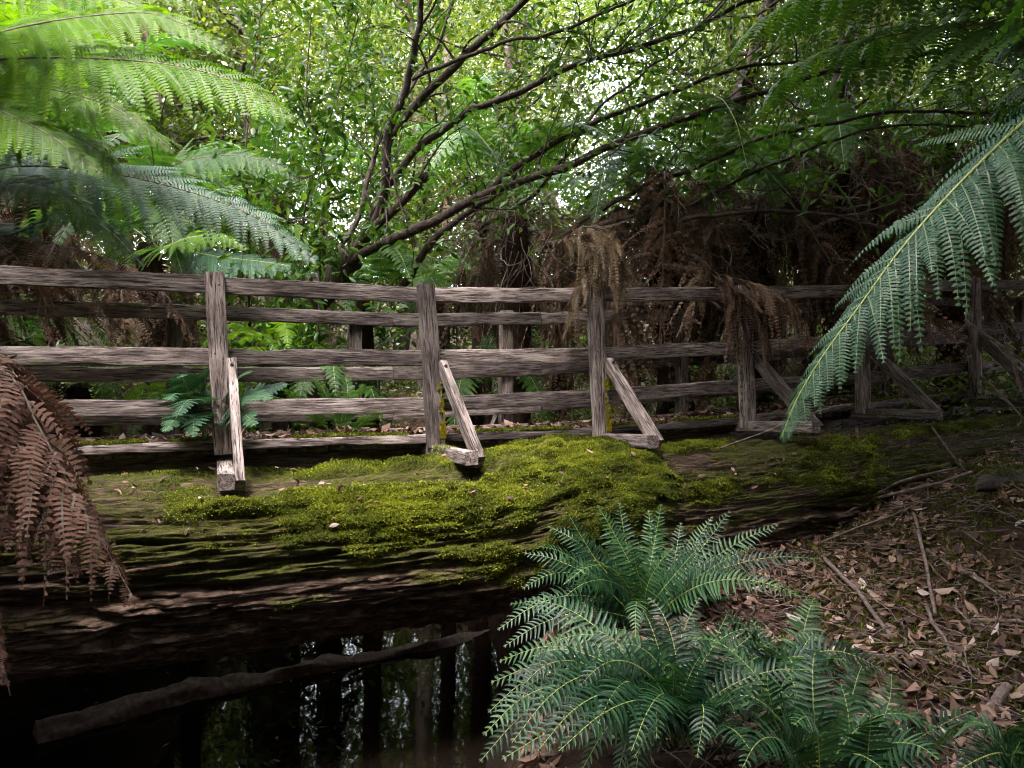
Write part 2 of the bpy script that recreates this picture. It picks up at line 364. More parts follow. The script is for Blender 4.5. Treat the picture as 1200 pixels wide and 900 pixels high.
FILM = .42*sstep(2.25, 1.2, LT+(fbm(LX*1.2, LT*5, 0, 4, 39)-.5)*1.6)*sstep(.38, .55, fbm(LX*1.1, LT*9, 0, 4, 38)+.08)
cir = 3.8*np.cos(LT*0)
wq = 1.3*fbm(LX*1.4, LT*3, 0, 3, 4); f1 = fbm(LX*1.5+fbm(LX*.5, LT*2, 0, 2, 8)*1.2, LT*9+wq, 0, 6, 41); f2 = fbm(LX*5.5, LT*30+wq*4, 0, 4, 43)
furrow = -np.abs(f1-.5)*2
crack = -np.clip(.08-np.abs(fbm(LX*.55, LT*4.2, 0, 4, 47)-.5), 0, 1)*1.1
DISP = (.06*(f1-.5) - .03*np.abs(f1-.5)*2 + .050*(f2-.5) - .035*np.abs(f2-.5)*2 + .03*(fbm(LX*7, LT*60, 0, 2, 44)-.5) + crack*.55)*(1-.6*MK)*np.interp(np.abs(LT), [0, .7, 1.4, 3.2], [.5, .8, 1.5, 1.4]) + MK*(.02+.10*np.clip(fbm(LX*5, LT*4, 0, 3, 51)-.3, 0, 1) + .035*fbm(LX*13, LT*9, 0, 3, 53))
DISP += .08*(fbm(LX*.7, LT*1.4, 0, 3, 57)-.5)
LV = log_point(LX, LT, DISP)
lroot = thing('fallen_log', LV.mean((0, 1)), 'huge moss covered fallen log lying across the creek and carrying the footbridge', 'log')
b = MB(); b.grid(LV[:, ::-1], rnd=np.maximum(MK, FILM)[:, ::-1].ravel())
for k, e in ((0, 1), (-1, -1)):                      # broken ends
    ring = LV[k]; c = ring.mean(0); m = len(ring); jj = np.arange(m-1)
    ff = np.stack([jj, jj+1, np.full(m-1, m)], -1)
    b.add(np.vstack([ring, c]), ff, rnd=0)
lo = b.build('trunk', M['log'], lroot, smooth=True)
uvl = lo.data.uv_layers.new(name='UVMap')
vi = np.zeros(len(lo.data.loops), np.int32); lo.data.loops.foreach_get('vertex_index', vi)
UVV = np.zeros((len(lo.data.vertices), 2)); UVV[:ns*nth, 0] = LX[:, ::-1].ravel(); UVV[:ns*nth, 1] = LT[:, ::-1].ravel()*.62
uvl.data.foreach_set('uv', UVV[vi].astype(np.float32).ravel())
# normals of the log for growing moss
gu = np.gradient(LV, axis=0); gv = np.gradient(LV, axis=1); LN = unit(np.cross(gv, gu))
if LN[ns//2, 140, 2] < 0: LN = -LN

def blades(mb, P, Nn, n_per=1, ln=.02, wd=.006, spread=.9, rnd=None):
    k = len(P); d = unit(Nn + spread*rng.normal(size=(k, 3))*.6); s = unit(np.cross(d, rng.normal(size=(k, 3))))
    l = ln*rng.uniform(.5, 1.4, (k, 1)); w = wd*rng.uniform(.6, 1.5, (k, 1))
    a, bb, c = P-s*w, P+s*w, P+d*l
    V = np.stack([a, bb, c], 1).reshape(-1, 3)
    mb.add(V, np.arange(3*k).reshape(-1, 3), rnd=np.repeat(rng.random(k) if rnd is None else rnd, 3))
prob = np.clip(MK-.30, 0, 1)*(np.cos(LT) > -.35)*(LX > -3.6)*(LX < 5.5)*np.interp(LX, [-3.6, 2, 5.5], [1, 1, .6])
cand = np.argwhere(prob > .02); pw = prob[prob > .02]
pw = pw*np.where(LT[prob > .02] > -1.0, 1, 6); pick = cand[rng.choice(len(cand), 260000, p=pw/pw.sum())]
P = LV[pick[:, 0], pick[:, 1]] + rng.normal(size=(len(pick), 3))*.006
Nn = LN[pick[:, 0], pick[:, 1]]
tone = np.clip((fbm(P[:, 0]*4.5, P[:, 1]*4.5, P[:, 2]*4.5, 4, 61)-.5)*2.6+.5 + rng.normal(size=len(P))*.18 + .30*np.exp(-((P[:, 0]-.15)/.7)**2), 0, 1)  # brighter around mid-log: the pool of light there is put into the colour
b = MB(); blades(b, P, Nn*.8+[0, -.1, .35], ln=.0115, wd=.0038, rnd=tone)
tag(b.build('moss', M['mossblade'], lroot), 'bright yellow green moss', kind='stuff')

# ------------------------------------------------------------------ footbridge
br = thing('footbridge', base[2], 'weathered grey timber footbridge with braced post and rail sides on top of the mossy log', 'footbridge')
W = 1.12
outw = -inw
for i in range(len(NP)):
    if i == 0 or i == 7: pass
    td = tang[i]
    og_end_z = {1: -.545, 2: -.475, 3: -.405, 4: -.335, 5: -.262}.get(i, base[i, 2]-.1)
    z_out = base[i, 2] - .115
    pb = base[i].copy(); pb[2] = z_out+.05
    pt = tops[i].copy(); pt[2] += .012
    po = board('post', pb, pt, inw[i], .118 if i < 4 else .11, .10, M['wood'], br, wear=.004, seed=i+1)
    pax = (pt-pb)/np.linalg.norm(pt-pb); Minv = (Matrix.Translation(br.location) @ po.matrix_basis).inverted()
    for kk in range(3):
        hz = (RT[i, kk, 2]-.055-pb[2])/pax[2]
        for du, dv in ((-.022, .018), (.024, -.016)):
            c = pb+pax*(hz+dv)+td*du+outw[i]*.049; nb = MB(); nb.tube([c, c+outw[i]*.006], .0065, 8)
            q = nb.build('nail', M['metal']); q.data.transform(Minv); q.parent = po
    # outrigger beam under the deck reaching out towards the near bank
    o0 = base[i]+inw[i]*1.3; o0[2] = z_out; o1 = base[i]+outw[i]*.74; o1[2] = og_end_z
    if i == 1: o0[2] = z_out-.02
    board('outrigger', o0, o1, td, .092, .092, M['wood'], br, wear=.004, seed=20+i)
    side = td*(.046+.028)
    fr = .50
    q0 = (pb+(pt-pb)*fr) + side + outw[i]*.03
    q1 = o1 + side + outw[i]*(-.045) + np.array([0, 0, -.03])
    bo = board('brace', q0, q1, td, .105, .055, M['wood'], br, wear=.004, seed=40+i)
    bb = MB(); bax = unit(q1-q0); d = unit(outw[i]-bax*np.dot(outw[i], bax)); c = q0+(q1-q0)*.07+d*.050
    bb.tube([c, c+d*.012], .013, 8); bb.tube([c+d*.012, c+d*.022], .007, 6)
    bo_l = bb.build('bolt', M['metal']); bo_l.data.transform((Matrix.Translation(br.location) @ bo.matrix_basis).inverted()); bo_l.parent = bo
    # far post
    fb = base[i]+inw[i]*(W+.06)+td*(-.35 if i < 4 else .2); fb[2] = base[i, 2]-.12
    ft = fb.copy(); ft[2] = RT[i, 0, 2]-.10+.01
    board('post', fb, ft+td*.01, inw[i], .11, .10, M['wood'], br, wear=.004, seed=60+i)
    fo = fb+inw[i]*.6; fo[2] = fb[2]
    board('brace', fb+(ft-fb)*.5+td*.08, fo+td*.08, td, .08, .045, M['wood'], br, wear=.004, seed=80+i)
for k in range(3):
    for (i0, i1) in ((0, 1), (1, 2), (2, 3), (3, 5), (5, 6), (6, 7)):
        hh = (.112, .115, .108)[k]
        a, c = RT[i0, k].copy(), RT[i1, k].copy()
        a = a+inw[i0]*.075; c = c+inw[i1]*.075; a[2] -= hh/2; c[2] -= hh/2
        ex = unit(c-a)
        board('rail', a-ex*(.0 if i0 else .9)+ex*.003, c-ex*.003, inw[i0], hh, .042, M['wood'], br, wear=.006, seed=100+k*10+i0)
        a2 = RT[i0, k]+inw[i0]*(W-.02)+[0, 0, -.10-hh/2]; c2 = RT[i1, k]+inw[i1]*(W-.02)+[0, 0, -.10-hh/2]
        ex = unit(c2-a2)
        board('rail', a2-ex*(.0 if i0 else .9)+ex*.003, c2-ex*.003, inw[i0], hh, .042, M['wood'], br, wear=.006, seed=140+k*10+i0)
# deck: cross planks on two bearers, plus a kerb beam along each edge
b = MB(); s = -.9
k = 0
while s < ARC[-1]-.02:
    w = .135
    s0, s1 = s+.004, s+w-.004
    dz = rng.normal()*.004
    pts = []
    for off in (.11, W-.06):
        for ss in (s0, s1):
            if ss < 0: p = base[0]+tang[0]*ss+inw[0]*off
            else: p = line(ss, off)
            pts.append(p)
    top = [p+[0, 0, -.035+dz] for p in pts]; bot = [p+[0, 0, -.075+dz] for p in pts]
    b.add(np.array(top+bot), [[0, 1, 3, 2], [4, 6, 7, 5], [0, 4, 5, 1], [2, 3, 7, 6], [0, 2, 6, 4], [1, 5, 7, 3]], rnd=rng.random())
    s += w; k += 1
b.build('deck', M['wood'], br)
for off, nm in ((.125, 'kerb'), (W-.07, 'kerb')):
    for i0 in range(len(NP)-1):
        a, c = base[i0]+inw[i0]*off, base[i0+1]+inw[i0+1]*off
        ex = unit(c-a); a = a - ex*(0 if i0 else .9)
        board(nm, a+[0, 0, -.012]+ex*.004, c+[0, 0, -.012]-ex*.004, inw[i0], .062 if off < .5 else .05, .09, M['wood'], br, wear=.008, seed=200+i0)
for off in (.30, .86):
    for i0 in range(len(NP)-1):
        a, c = base[i0]+inw[i0]*off, base[i0+1]+inw[i0+1]*off; ex = unit(c-a); a = a - ex*(0 if i0 else .9)
        board('bearer', a+[0, 0, -.165]+ex*.004, c+[0, 0, -.165]-ex*.004, inw[i0], .17, .12, M['wood'], br, wear=.006, seed=230+i0)
b = MB()                                             # moss grown on the kerb and on the beam ends
for s0, s1, off, n in ((ARC[1]-1.3, ARC[1]-.08, .125, 5200), (ARC[1]+.45, ARC[1]+1.25, .125, 2000), (ARC[2]+.2, ARC[3]-.05, .125, 3800), (ARC[3]+.1, ARC[4], .125, 1800), (ARC[5], ARC[6], .125, 900)):
    s = rng.uniform(s0, s1, n); p = line(s, off+rng.uniform(-.045, .045, n)[:, None]*1.0)
    p[:, 2] += .020+.012*fbm(s*6, 1.3, 0, 2, 5)
    keep = fbm(s*5, 2.2, 0, 3, 9) > .33
    p = p[keep]; blades(b, p, np.tile([0, -.3, .8], (len(p), 1)), ln=.02, wd=.007, rnd=np.clip(rng.normal(.5, .25, len(p)), 0, 1))
for i, n, r0, r1 in ((2, 1500, .08, .36), (3, 900, .1, .4), (5, 500, .1, .5)):
    p = base[i]+outw[i]*rng.uniform(r0, r1, n)[:, None]+tang[i]*rng.uniform(-.05, .05, n)[:, None]
    p[:, 2] = base[i, 2]-.062+rng.uniform(-.03, .008, n)
    blades(b, p, np.tile([.1, -.3, .6], (n, 1)), ln=.02, wd=.008, rnd=np.clip(rng.normal(.55, .25, n), 0, 1))
tag(b.build('moss', M['mossblade'], br), 'yellow green moss on kerb and posts', kind='stuff')
b = MB()
for i, n, hgt in ((2, 5200, .40), (3, 2600, .42)):     # yellow lichen up the right side of the posts
    p = base[i]+tang[i]*(.059-.040*rng.random(n)**1.6)[:, None]+outw[i]*.0505
    h = rng.random(n)**1.4*hgt
    p = p + (tops[i]-base[i])/np.linalg.norm(tops[i]-base[i])*h[:, None]
    kp = fbm(p[:, 0]*22, h*14, 0, 3, 66)+.10*np.sign(.2-h) > .37; p = p[kp]; n = len(p)
    blades(b, p, np.tile([.4, -.9, .2], (n, 1)), ln=.005, wd=.007, rnd=np.clip(rng.normal(.6, .3, n), 0, 1))
tag(b.build('lichen', M['lichen'], br), 'vivid yellow lichen on the sides of two posts', kind='stuff')

# ------------------------------------------------------------------ fronds
def smooth_path(pts, n=60):
    P = np.asarray(pts, float)
    if len(P) == 2: P = np.array([P[0], P.mean(0), P[1]])
    Q = np.vstack([2*P[0]-P[1], P, 2*P[-1]-P[-2]]); out = []
    for i in range(1, len(Q)-2):
        t = np.linspace(0, 1, 14, endpoint=False)[:, None]
        a, b_, c, d = Q[i-1], Q[i], Q[i+1], Q[i+2]
        out.append(.5*(2*b_+(c-a)*t+(2*a-5*b_+4*c-d)*t*t+(3*b_-a-3*c+d)*t**3))
    out = np.vstack(out+[P[-1:]])
    s = np.concatenate([[0], np.cumsum(np.linalg.norm(np.diff(out, axis=0), axis=1))])
    return np.stack([np.interp(np.linspace(0, s[-1], n), s, out[:, k]) for k in range(3)], -1), s[-1]

def frond_mesh(path, npin=30, plen=.38, npl=20, pl=.045, up=(0, 0, 1), droop=.3, sweep=.5, t0=.12, curl=.15, jit=.06, dead=False, r0=.012, costa=True, wf=.92):
    C, L = smooth_path(path); n = len(C); T = unit(np.gradient(C, axis=0))
    lf, st = MB(), MB()
    tt = np.linspace(0, 1, n)
    st.tube(C, np.interp(tt, [0, 1], [r0, r0*.18]), 6, rnd=np.interp(tt, [0, .3, 1], [.3, .7, 1]).repeat(6), cap=False)
    up = np.array(up, float)
    for i in range(npin):
        t = t0+(1-t0)*(i+.5)/npin
        k = t*(n-1); k0 = int(k); p = C[k0]+(C[min(k0+1, n-1)]-C[k0])*(k-k0); tg = T[k0]
        S = unit(np.cross(tg, up)); Nn = np.cross(S, tg)
        u_ = (t-t0)/(1-t0)
        prof = min(1, .35+u_/.22)*min(1, ((1-u_)*1.45)**.8)+.03
        for sd in (-1, 1):
            if dead and rng.random() < .08: continue
            Lp = plen*prof*(1+rng.normal()*jit)
            if Lp < .02: continue
            a = sweep+rng.normal()*jit*1.5+.35*u_
            d0 = unit(sd*S*math.cos(a)+tg*math.sin(a)+Nn*(rng.normal()*jit+(.12 if not dead else 0)))
            m = max(4, int(npl*(.35+.65*prof)))
            u = (np.arange(m)+.6)/m
            dr = droop*(1+rng.normal()*jit*3)
            pos = p+Lp*(d0*u[:, None])*(1-.25*min(dr, 1.5)*u[:, None]) + np.array([0, 0, -1.])*(Lp*dr*(u**1.7)*.8)[:, None]
            if dead: pos += (np.sin(u*3+rng.random()*6)[:, None]*unit(rng.normal(size=3))*Lp*.06)
            dd = unit(np.gradient(pos, axis=0))
            q = unit(tg-dd*(dd@tg)[:, None]); nn = np.cross(dd, q)*sd
            if dead: 
                tw = rng.normal()*.45+u*rng.normal()*.8
                q2 = q*np.cos(tw)[:, None]+nn*np.sin(tw)[:, None]; nn = np.cross(dd, q2)*sd; q = q2
            sp = np.linalg.norm(pos[-1]-pos[0])/max(m-1, 1)
            w = sp*(wf if not dead else .62)
            pr = pl*np.minimum(1, .45+u/.15)*np.minimum(1, ((1-u)*1.7+.08)**.7)*(.5+.5*prof)
            rn = np.clip(.5+rng.normal()*.16+(.15*(u-.5)), 0, 1)
            for s2 in (-1, 1):
                ln = pr*(1+rng.normal(size=m)*.08)
                if dead: ln = ln*(rng.random(m) > .05)*rng.uniform(.8, 1.15, m)
                cz = curl*(1+rng.normal(size=m)*(.3 if not dead else 1.2))
                tip = pos+q*(s2*ln)[:, None]+dd*(ln*.28)[:, None]-nn*(ln*cz)[:, None]*1.0
                mid = pos+q*(s2*ln*.55)[:, None]+dd*(ln*.10)[:, None]-nn*(ln*cz*.25)[:, None]
                v = np.stack([pos-dd*w*.42, pos+dd*w*.42, mid+dd*w*.48, tip+dd*w*.14, tip-dd*w*.12, mid-dd*w*.44], 1)
                bs = np.arange(m)[:, None]*6
                lf.add(v.reshape(-1, 3), np.concatenate([bs+[0, 1, 2, 5], bs+[5, 2, 3, 4]]), rnd=np.repeat(np.clip(rn+rng.normal(size=m)*.05, 0, 1), 6))
            if costa:
                kk = np.linspace(0, m-1, 5).astype(int); pp = np.vstack([p, pos[kk]]); cw = np.linspace(.0026, .0008, 6)[:, None]*(r0/.012)*(2 if dead else 1)
                nv = np.vstack([nn[:1], nn[kk]])*.0015; qv = np.vstack([q[:1], q[kk]])
                st.grid(np.stack([pp-qv*cw+nv, pp+qv*cw+nv], 1), rnd=.15)
    return lf, st
def blech_mesh(path, npin=30, plen=.085, up=(0, 0, 1), t0=.10, droop=.18, r0=.0042, wid=.0062):
    C, L = smooth_path(path); n = len(C); T = unit(np.gradient(C, axis=0)); lf, st = MB(), MB()
    st.tube(C, np.linspace(r0, r0*.3, n), 5, rnd=.95, cap=False)
    up = np.array(up, float); lift = rng.uniform(.05, .22)
    for i in range(npin):
        u_ = (i+.5)/npin; t = t0+(1-t0)*u_
        k = t*(n-1); k0 = int(k); p = C[k0]+(C[min(k0+1, n-1)]-C[k0])*(k-k0); tg = T[k0]
        S = unit(np.cross(tg, up)+tg*0); Nn = np.cross(S, tg)
        prof = (1-.25*(rng.random() < .06))*min(1, .25+u_/.35)*min(1, ((1-u_)*1.9)**.75)+.04
        for sd in (-1, 1):
            Lp = plen*prof*(1+rng.normal()*.07); a = .10+.42*u_+rng.normal()*.08
            d0 = unit(sd*S*math.cos(a)+tg*math.sin(a)+Nn*(lift+rng.normal()*.1))
            u = np.linspace(0, 1, 5)
            pos = p+d0*(Lp*u)[:, None]+tg*(Lp*.16*u**2)[:, None]+np.array([0, 0, -1.])*(Lp*(droop+lift*.6)*u**2)[:, None]
            dd = unit(np.gradient(pos, axis=0)); q = unit(tg-dd*(dd@tg)[:, None]); nn = np.cross(q, dd)*sd
            w = wid*np.array([1.0, 1.1, 1.0, .7, .06])*(.55+.45*prof)
            V = np.stack([pos-q*w[:, None]-nn*(w*.35)[:, None], pos, pos+q*w[:, None]-nn*(w*.35)[:, None]], 1)
            lf.grid(V, rnd=np.clip(.5+rng.normal()*.2, 0, 1))
    return lf, st
def put_frond(lf, st, parent, leafm, ribm, name='frond', world=True, label=None):
    o = st.build(name, ribm, parent, world=world)
    s = lf.build('leaves', leafm, None)
    if world and parent is not None: s.data.transform(Matrix.Translation(-parent.location))
    s.parent = o
    if label: o['label'] = label
    return o
def frond_along(parent, path, leafm, ribm, **kw):
    nm = kw.pop('name', 'frond'); lb = kw.pop('label', None)
    lf, st = frond_mesh(path, **kw); return put_frond(lf, st, parent, leafm, ribm, nm, label=lb)
def arch(base_, tip, h):
    b0, t0_ = np.array(base_, float), np.array(tip, float); c = b0+(t0_-b0)*.45+np.array([0, 0, h])+rng.normal(size=3)*[.06, .05, .03]; u = np.linspace(0, 1, 6)[:, None]
    return (1-u)**2*b0+2*u*(1-u)*c+u*u*t0_

def wander(p0, d, L, n=10, bend=.15, up=0):
    P = [np.array(p0, float)]; d = unit(np.array(d, float))
    for i in range(n):
        d = unit(d+rng.normal(size=3)*bend+[0, 0, up]); P.append(P[-1]+d*L/n)
    return np.array(P)

# prototypes (local, along +X) for the many fronds that repeat
def proto_path(L, rise, fall): return [(0, 0, 0), (L*.25, 0, rise*.7), (L*.5, 0, rise), (L*.77, 0, rise-fall*.35), (L, 0, rise-fall)]
PROT = {'green': [], 'young': [], 'blue': [], 'dead': []}
for (L, r, f) in ((1.9, .75, .55), (1.8, .5, .9), (2.1, .9, .7), (1.6, .35, .9)):
    lf, st = frond_mesh(proto_path(L, r, f), npin=24, plen=.42, npl=15, pl=.055, droop=.35, sweep=.35, r0=.012); PROT['green'].append((lf, st))
for (L, r, f) in ((1.2, .1, 1.2), (1.3, .0, 1.5), (1.1, .2, 1.1)):
    lf, st = frond_mesh(proto_path(L*.7, r, f), npin=32, plen=.32, npl=22, pl=.028, droop=1.4, sweep=.3, dead=True, jit=.26, r0=.011); PROT['dead'].append((lf, st))
PO = {}
def proto_obj(kind, k, leafm):
    key = (kind, k, leafm)
    if key not in PO:
        lf, st = PROT[kind][k]
        PO[key] = (lf.build('frond_proto', M[leafm]).data, st.build('stalk_proto', M['rib_brown'] if kind == 'dead' else M['rib']).data)
        for o in [o for o in COL.objects if o.name.startswith(('frond_proto', 'stalk_proto'))]: bpy.data.objects.remove(o)
    return PO[key]
def add_copy(parent, kind, k, leafm, loc, az, pitch, scale=1, roll=0, stalk=True):
    a, s = proto_obj(kind, k, leafm)
    o = bpy.data.objects.new('dead_frond' if kind == 'dead' else 'frond', s); COL.objects.link(o); o.parent = parent
    o.location = Vector([float(c) for c in loc])-parent.location; o.rotation_euler = (roll, pitch, az); o.scale = (scale,)*3
    if stalk:
        q = bpy.data.objects.new('leaves', a); COL.objects.link(q); q.parent = o
    return o
def tf_trunk(root, top, bottom, r=.13):
    b = MB(); n = 24; t = np.linspace(0, 1, n)[:, None]
    P = np.array(bottom)+(np.array(top)-np.array(bottom))*t; P[:, :2] += .05*np.sin(t*4)
    b.tube(P, np.interp(t[:, 0], [0, .5, .95, 1], [r*1.35, r, r*1.0, r*.6]), 16, rough=.35, seed=int(rng.integers(99)))
    k = 900; i = rng.integers(0, n, k); d = unit(rng.normal(size=(k, 3))*[1, 1, .2])     # root fibres and frond stubs
    blades(b, P[i]+d*r*.9, d+[0, 0, -.6], ln=.12, wd=.008)
    return b.build('trunk', M['fibre'], root)

def tree_fern(top, bottom, label, nlive=12, ndead=10, leafm='frond', scale=1.0, group=None, az0=0, spread=2*math.pi, r=.13, live_pitch=(-.3, .25), dscale=1.0):
    root = thing('tree_fern', bottom, label, 'tree fern', group)
    tf_trunk(root, top, bottom, r)
    for i in range(nlive):
        add_copy(root, 'green', i % 4, leafm, top, az0+spread*(i+rng.uniform(-.3, .3))/max(nlive, 1), rng.uniform(*live_pitch), scale*rng.uniform(.8, 1.1), rng.normal()*.15)
    for i in range(ndead):
        p = np.array(top)+(np.array(bottom)-np.array(top))*rng.uniform(.0, .22)
        add_copy(root, 'dead', i % 3, 'dead', p, rng.uniform(0, 6.28), rng.uniform(-.2, .5), dscale*rng.uniform(.65, 1.3), rng.normal()*.5)
    return root

# --- tree fern off the left edge whose bright fronds cross the top left
t1 = tree_fern(at(-150, 95, 5.3), (-4.75, 5.5, -.7), 'tall tree fern with bright yellow green fronds arching across the top left corner', 14, 6, 'frond_young', 1.05, az0=R(-60), spread=R(360), live_pitch=(-.45, .1))
crown = at(-150, 95, 5.3)
KW = dict(npin=34, plen=.58, npl=24, pl=.062, droop=.5, sweep=.62, r0=.012, up=(.15, -.8, .6), wf=.80)
def P3(lst): return [at(*p) for p in lst]
frond_along(t1, [crown]+P3([(0, 38, 5.0), (150, 15, 4.9), (215, 28, 4.85), (266, 57, 4.8)]), M['frond_young'], M['rib_brown'], **{**KW, 'plen': .5})
frond_along(t1, [crown]+P3([(-20, 72, 5.1), (90, 68, 4.9), (200, 76, 4.8), (280, 98, 4.75), (345, 138, 4.7)]), M['frond_young'], M['rib_brown'], **{**KW, 'plen': .70, 'npin': 38})
frond_along(t1, [crown]+P3([(-60, -10, 4.7), (60, -35, 4.3), (150, -25, 4.1), (230, 5, 4.0)]), M['frond_young'], M['rib_brown'], **KW)
frond_along(t1, [crown]+P3([(-60, 110, 4.8), (0, 130, 4.6), (60, 160, 4.5), (120, 205, 4.45)]), M['frond_young'], M['rib_brown'], **{**KW, 'plen': .5})
for pth in ([(-40, -25, 5.4), (80, -15, 5.3), (170, 10, 5.25), (236, 52, 5.2)], [(-30, 105, 5.5), (60, 105, 5.45), (140, 130, 5.4), (205, 178, 5.35)], [(-30, 58, 5.8), (70, 48, 5.8), (150, 60, 5.75), (225, 98, 5.7)], [(-30, 150, 5.3), (50, 150, 5.2), (110, 172, 5.15), (150, 220, 5.1)]):
    frond_along(t1, [crown]+P3(pth), M['frond_young'], M['rib_brown'], **{**KW, 'plen': .42, 'pl': .045, 'npl': 26, 'npin': 36})
# --- second, lower tree fern
c2 = at(-110, 240, 6.2)
t2 = tree_fern(c2, (-4.9, 6.4, -.75), 'lower tree fern with grey green fronds reaching over the left end of the top rail', 7, 12, 'frond', .95, az0=R(-40), spread=R(360), dscale=1.2)
KW2 = dict(npin=34, plen=.52, npl=24, pl=.056, droop=.45, sweep=.6, r0=.012, up=(.15, -.75, .65), wf=.80)
frond_along(t2, [c2]+P3([(0, 198, 5.9), (110, 200, 5.7), (220, 224, 5.6), (300, 255, 5.5), (372, 305, 5.4)]), M['frond_blue'], M['rib_brown'], **{**KW2, 'plen': .72, 'npin': 40})
frond_along(t2, [c2]+P3([(0, 275, 5.7), (75, 248, 5.5), (125, 268, 5.4), (168, 312, 5.35)]), M['frond_blue'], M['rib'], **{**KW2, 'plen': .4})
frond_along(t2, [c2]+P3([(-20, 220, 5.5), (40, 215, 5.2), (90, 240, 5.0), (140, 300, 5.0)]), M['frond'], M['rib_brown'], **{**KW2, 'plen': .45})
frond_along(t2, [c2]+P3([(-30, 300, 5.8), (30, 290, 5.6), (70, 300, 5.5), (110, 330, 5.5)]), M['frond_blue'], M['rib'], **{**KW2, 'plen': .4})
for pth in ([(-20, 270, 5.6), (60, 285, 5.2), (130, 305, 5.05), (185, 335, 5.0), (228, 398, 4.98)], [(-30, 275, 5.6), (30, 295, 5.25), (90, 318, 5.1), (130, 385, 5.05)], [(-40, 262, 5.6), (10, 295, 5.2), (45, 335, 5.1), (60, 400, 5.05)]):
    frond_along(t2, [c2]+P3(pth), M['dead_red'], M['rib_brown'], npin=34, plen=.40, npl=22, pl=.046, droop=1.1, sweep=.45, dead=True, jit=.10, name='dead_frond', label='brown dead frond hanging behind the rail')
# --- third tree fern further back
c3 = at(235, 225, 8.2)
t3 = tree_fern(at(180, 285, 8.0), (-3.8, 8.1, -1.5), 'tree fern behind the bridge with fresh green fronds above the left rail', 13, 8, 'frond', .85, live_pitch=(-.2, .15))
c3 = at(180, 285, 8.0)
frond_along(t3, [c3]+P3([(190, 205, 7.6), (260, 182, 7.4), (320, 192, 7.2), (350, 212, 7.1)]), M['frond'], M['rib_brown'], **{**KW2, 'plen': .45})
frond_along(t3, [c3]+P3([(190, 290, 7.0), (225, 278, 6.7), (262, 278, 6.5), (290, 292, 6.4)]), M['frond_young'], M['rib'], **{**KW2, 'plen': .42})
frond_along(t3, [c3]+P3([(250, 300, 7.6), (330, 310, 7.3), (385, 325, 7.1)]), M['frond_blue'], M['rib'], **{**KW2, 'plen': .35})

for (px, py, Yd, lab) in ((40, 215, 8.6, 'tree fern standing behind the grey green fronds at the left'), (330, 235, 10.2, 'tree fern behind the slender saplings left of the leaning tree'), (560, 210, 11.5, 'tree fern seen through the stems of the leaning tree'), (130, 130, 11.0, 'tall tree fern far back behind the bright left fronds')):
    top = at(px, py, Yd); tree_fern(top, (top[0], Yd+.1, float(ground_z(top[0], Yd+.1))-.1), lab, 13, 8, 'frond', .95, live_pitch=(-.35, .1))
# --- near tree fern off the right edge: the big blue-green frond
c4 = np.array([2.75, 2.7, 1.75])
t4 = thing('tree_fern', (2.85, 2.75, ground_z(2.85, 2.75)), 'near tree fern at the right with one long blue green frond drooping before the bridge', 'tree fern')
tf_trunk(t4, c4, (2.85, 2.75, float(ground_z(2.85, 2.75))-.1), .15)
frond_along(t4, [c4]+P3([(1330, 60, 2.60), (1235, 115, 2.52), (1150, 190, 2.48), (1066, 280, 2.46), (1008, 358, 2.46), (964, 418, 2.48), (934, 468, 2.5), (916, 512, 2.52)]), M['frond_blue'], M['rib'],
            npin=60, plen=.39, npl=30, pl=.040, droop=.9, sweep=.42, up=(-.3, -.38, .87), curl=.35, r0=.0115, t0=.2, wf=.66, jit=.09, label='long blue green frond')
for pth, pl_ in (([(1330, 10, 3.0), (1180, 25, 3.6), (1050, 40, 4.0), (940, 75, 4.3), (880, 140, 4.5)], .5), ([(1330, -60, 3.0), (1180, -50, 3.4), (1020, -30, 3.8), (900, 20, 4.0), (850, 70, 4.1)], .5),
                 ([(1330, 30, 3.2), (1240, 30, 3.8), (1130, 60, 4.3), (1070, 120, 4.6)], .45), ([(1300, -60, 3.4), (1100, -40, 4.3), (960, 0, 5.0), (900, 60, 5.3)], .5), ([(1340, -100, 2.6), (1200, -120, 2.5), (1000, -80, 2.6)], .5), ([(1330, 0, 3.3), (1220, -10, 4.0), (1100, 10, 4.8), (1010, 60, 5.3), (970, 120, 5.5)], .5), ([(1330, 60, 3.3), (1260, 80, 4.0), (1190, 110, 4.6), (1150, 170, 4.8)], .45), ([(1330, -40, 3.6), (1150, -40, 4.6), (1000, -10, 5.6), (900, 50, 6.2)], .55)):
    frond_along(t4, [c4]+P3(pth), M['frond'], M['rib_brown'], npin=28, plen=pl_, npl=18, pl=.06, droop=.7, sweep=.4, r0=.013)
for k in range(7):
    add_copy(t4, 'green', k % 4, 'frond', c4, R(-120+k*40), rng.uniform(-.3, .1), 1.0)
for k in range(4):
    add_copy(t4, 'dead', k % 3, 'dead', c4-[0, 0, .1], R(-70+k*40), rng.uniform(0, .4), 1.0)
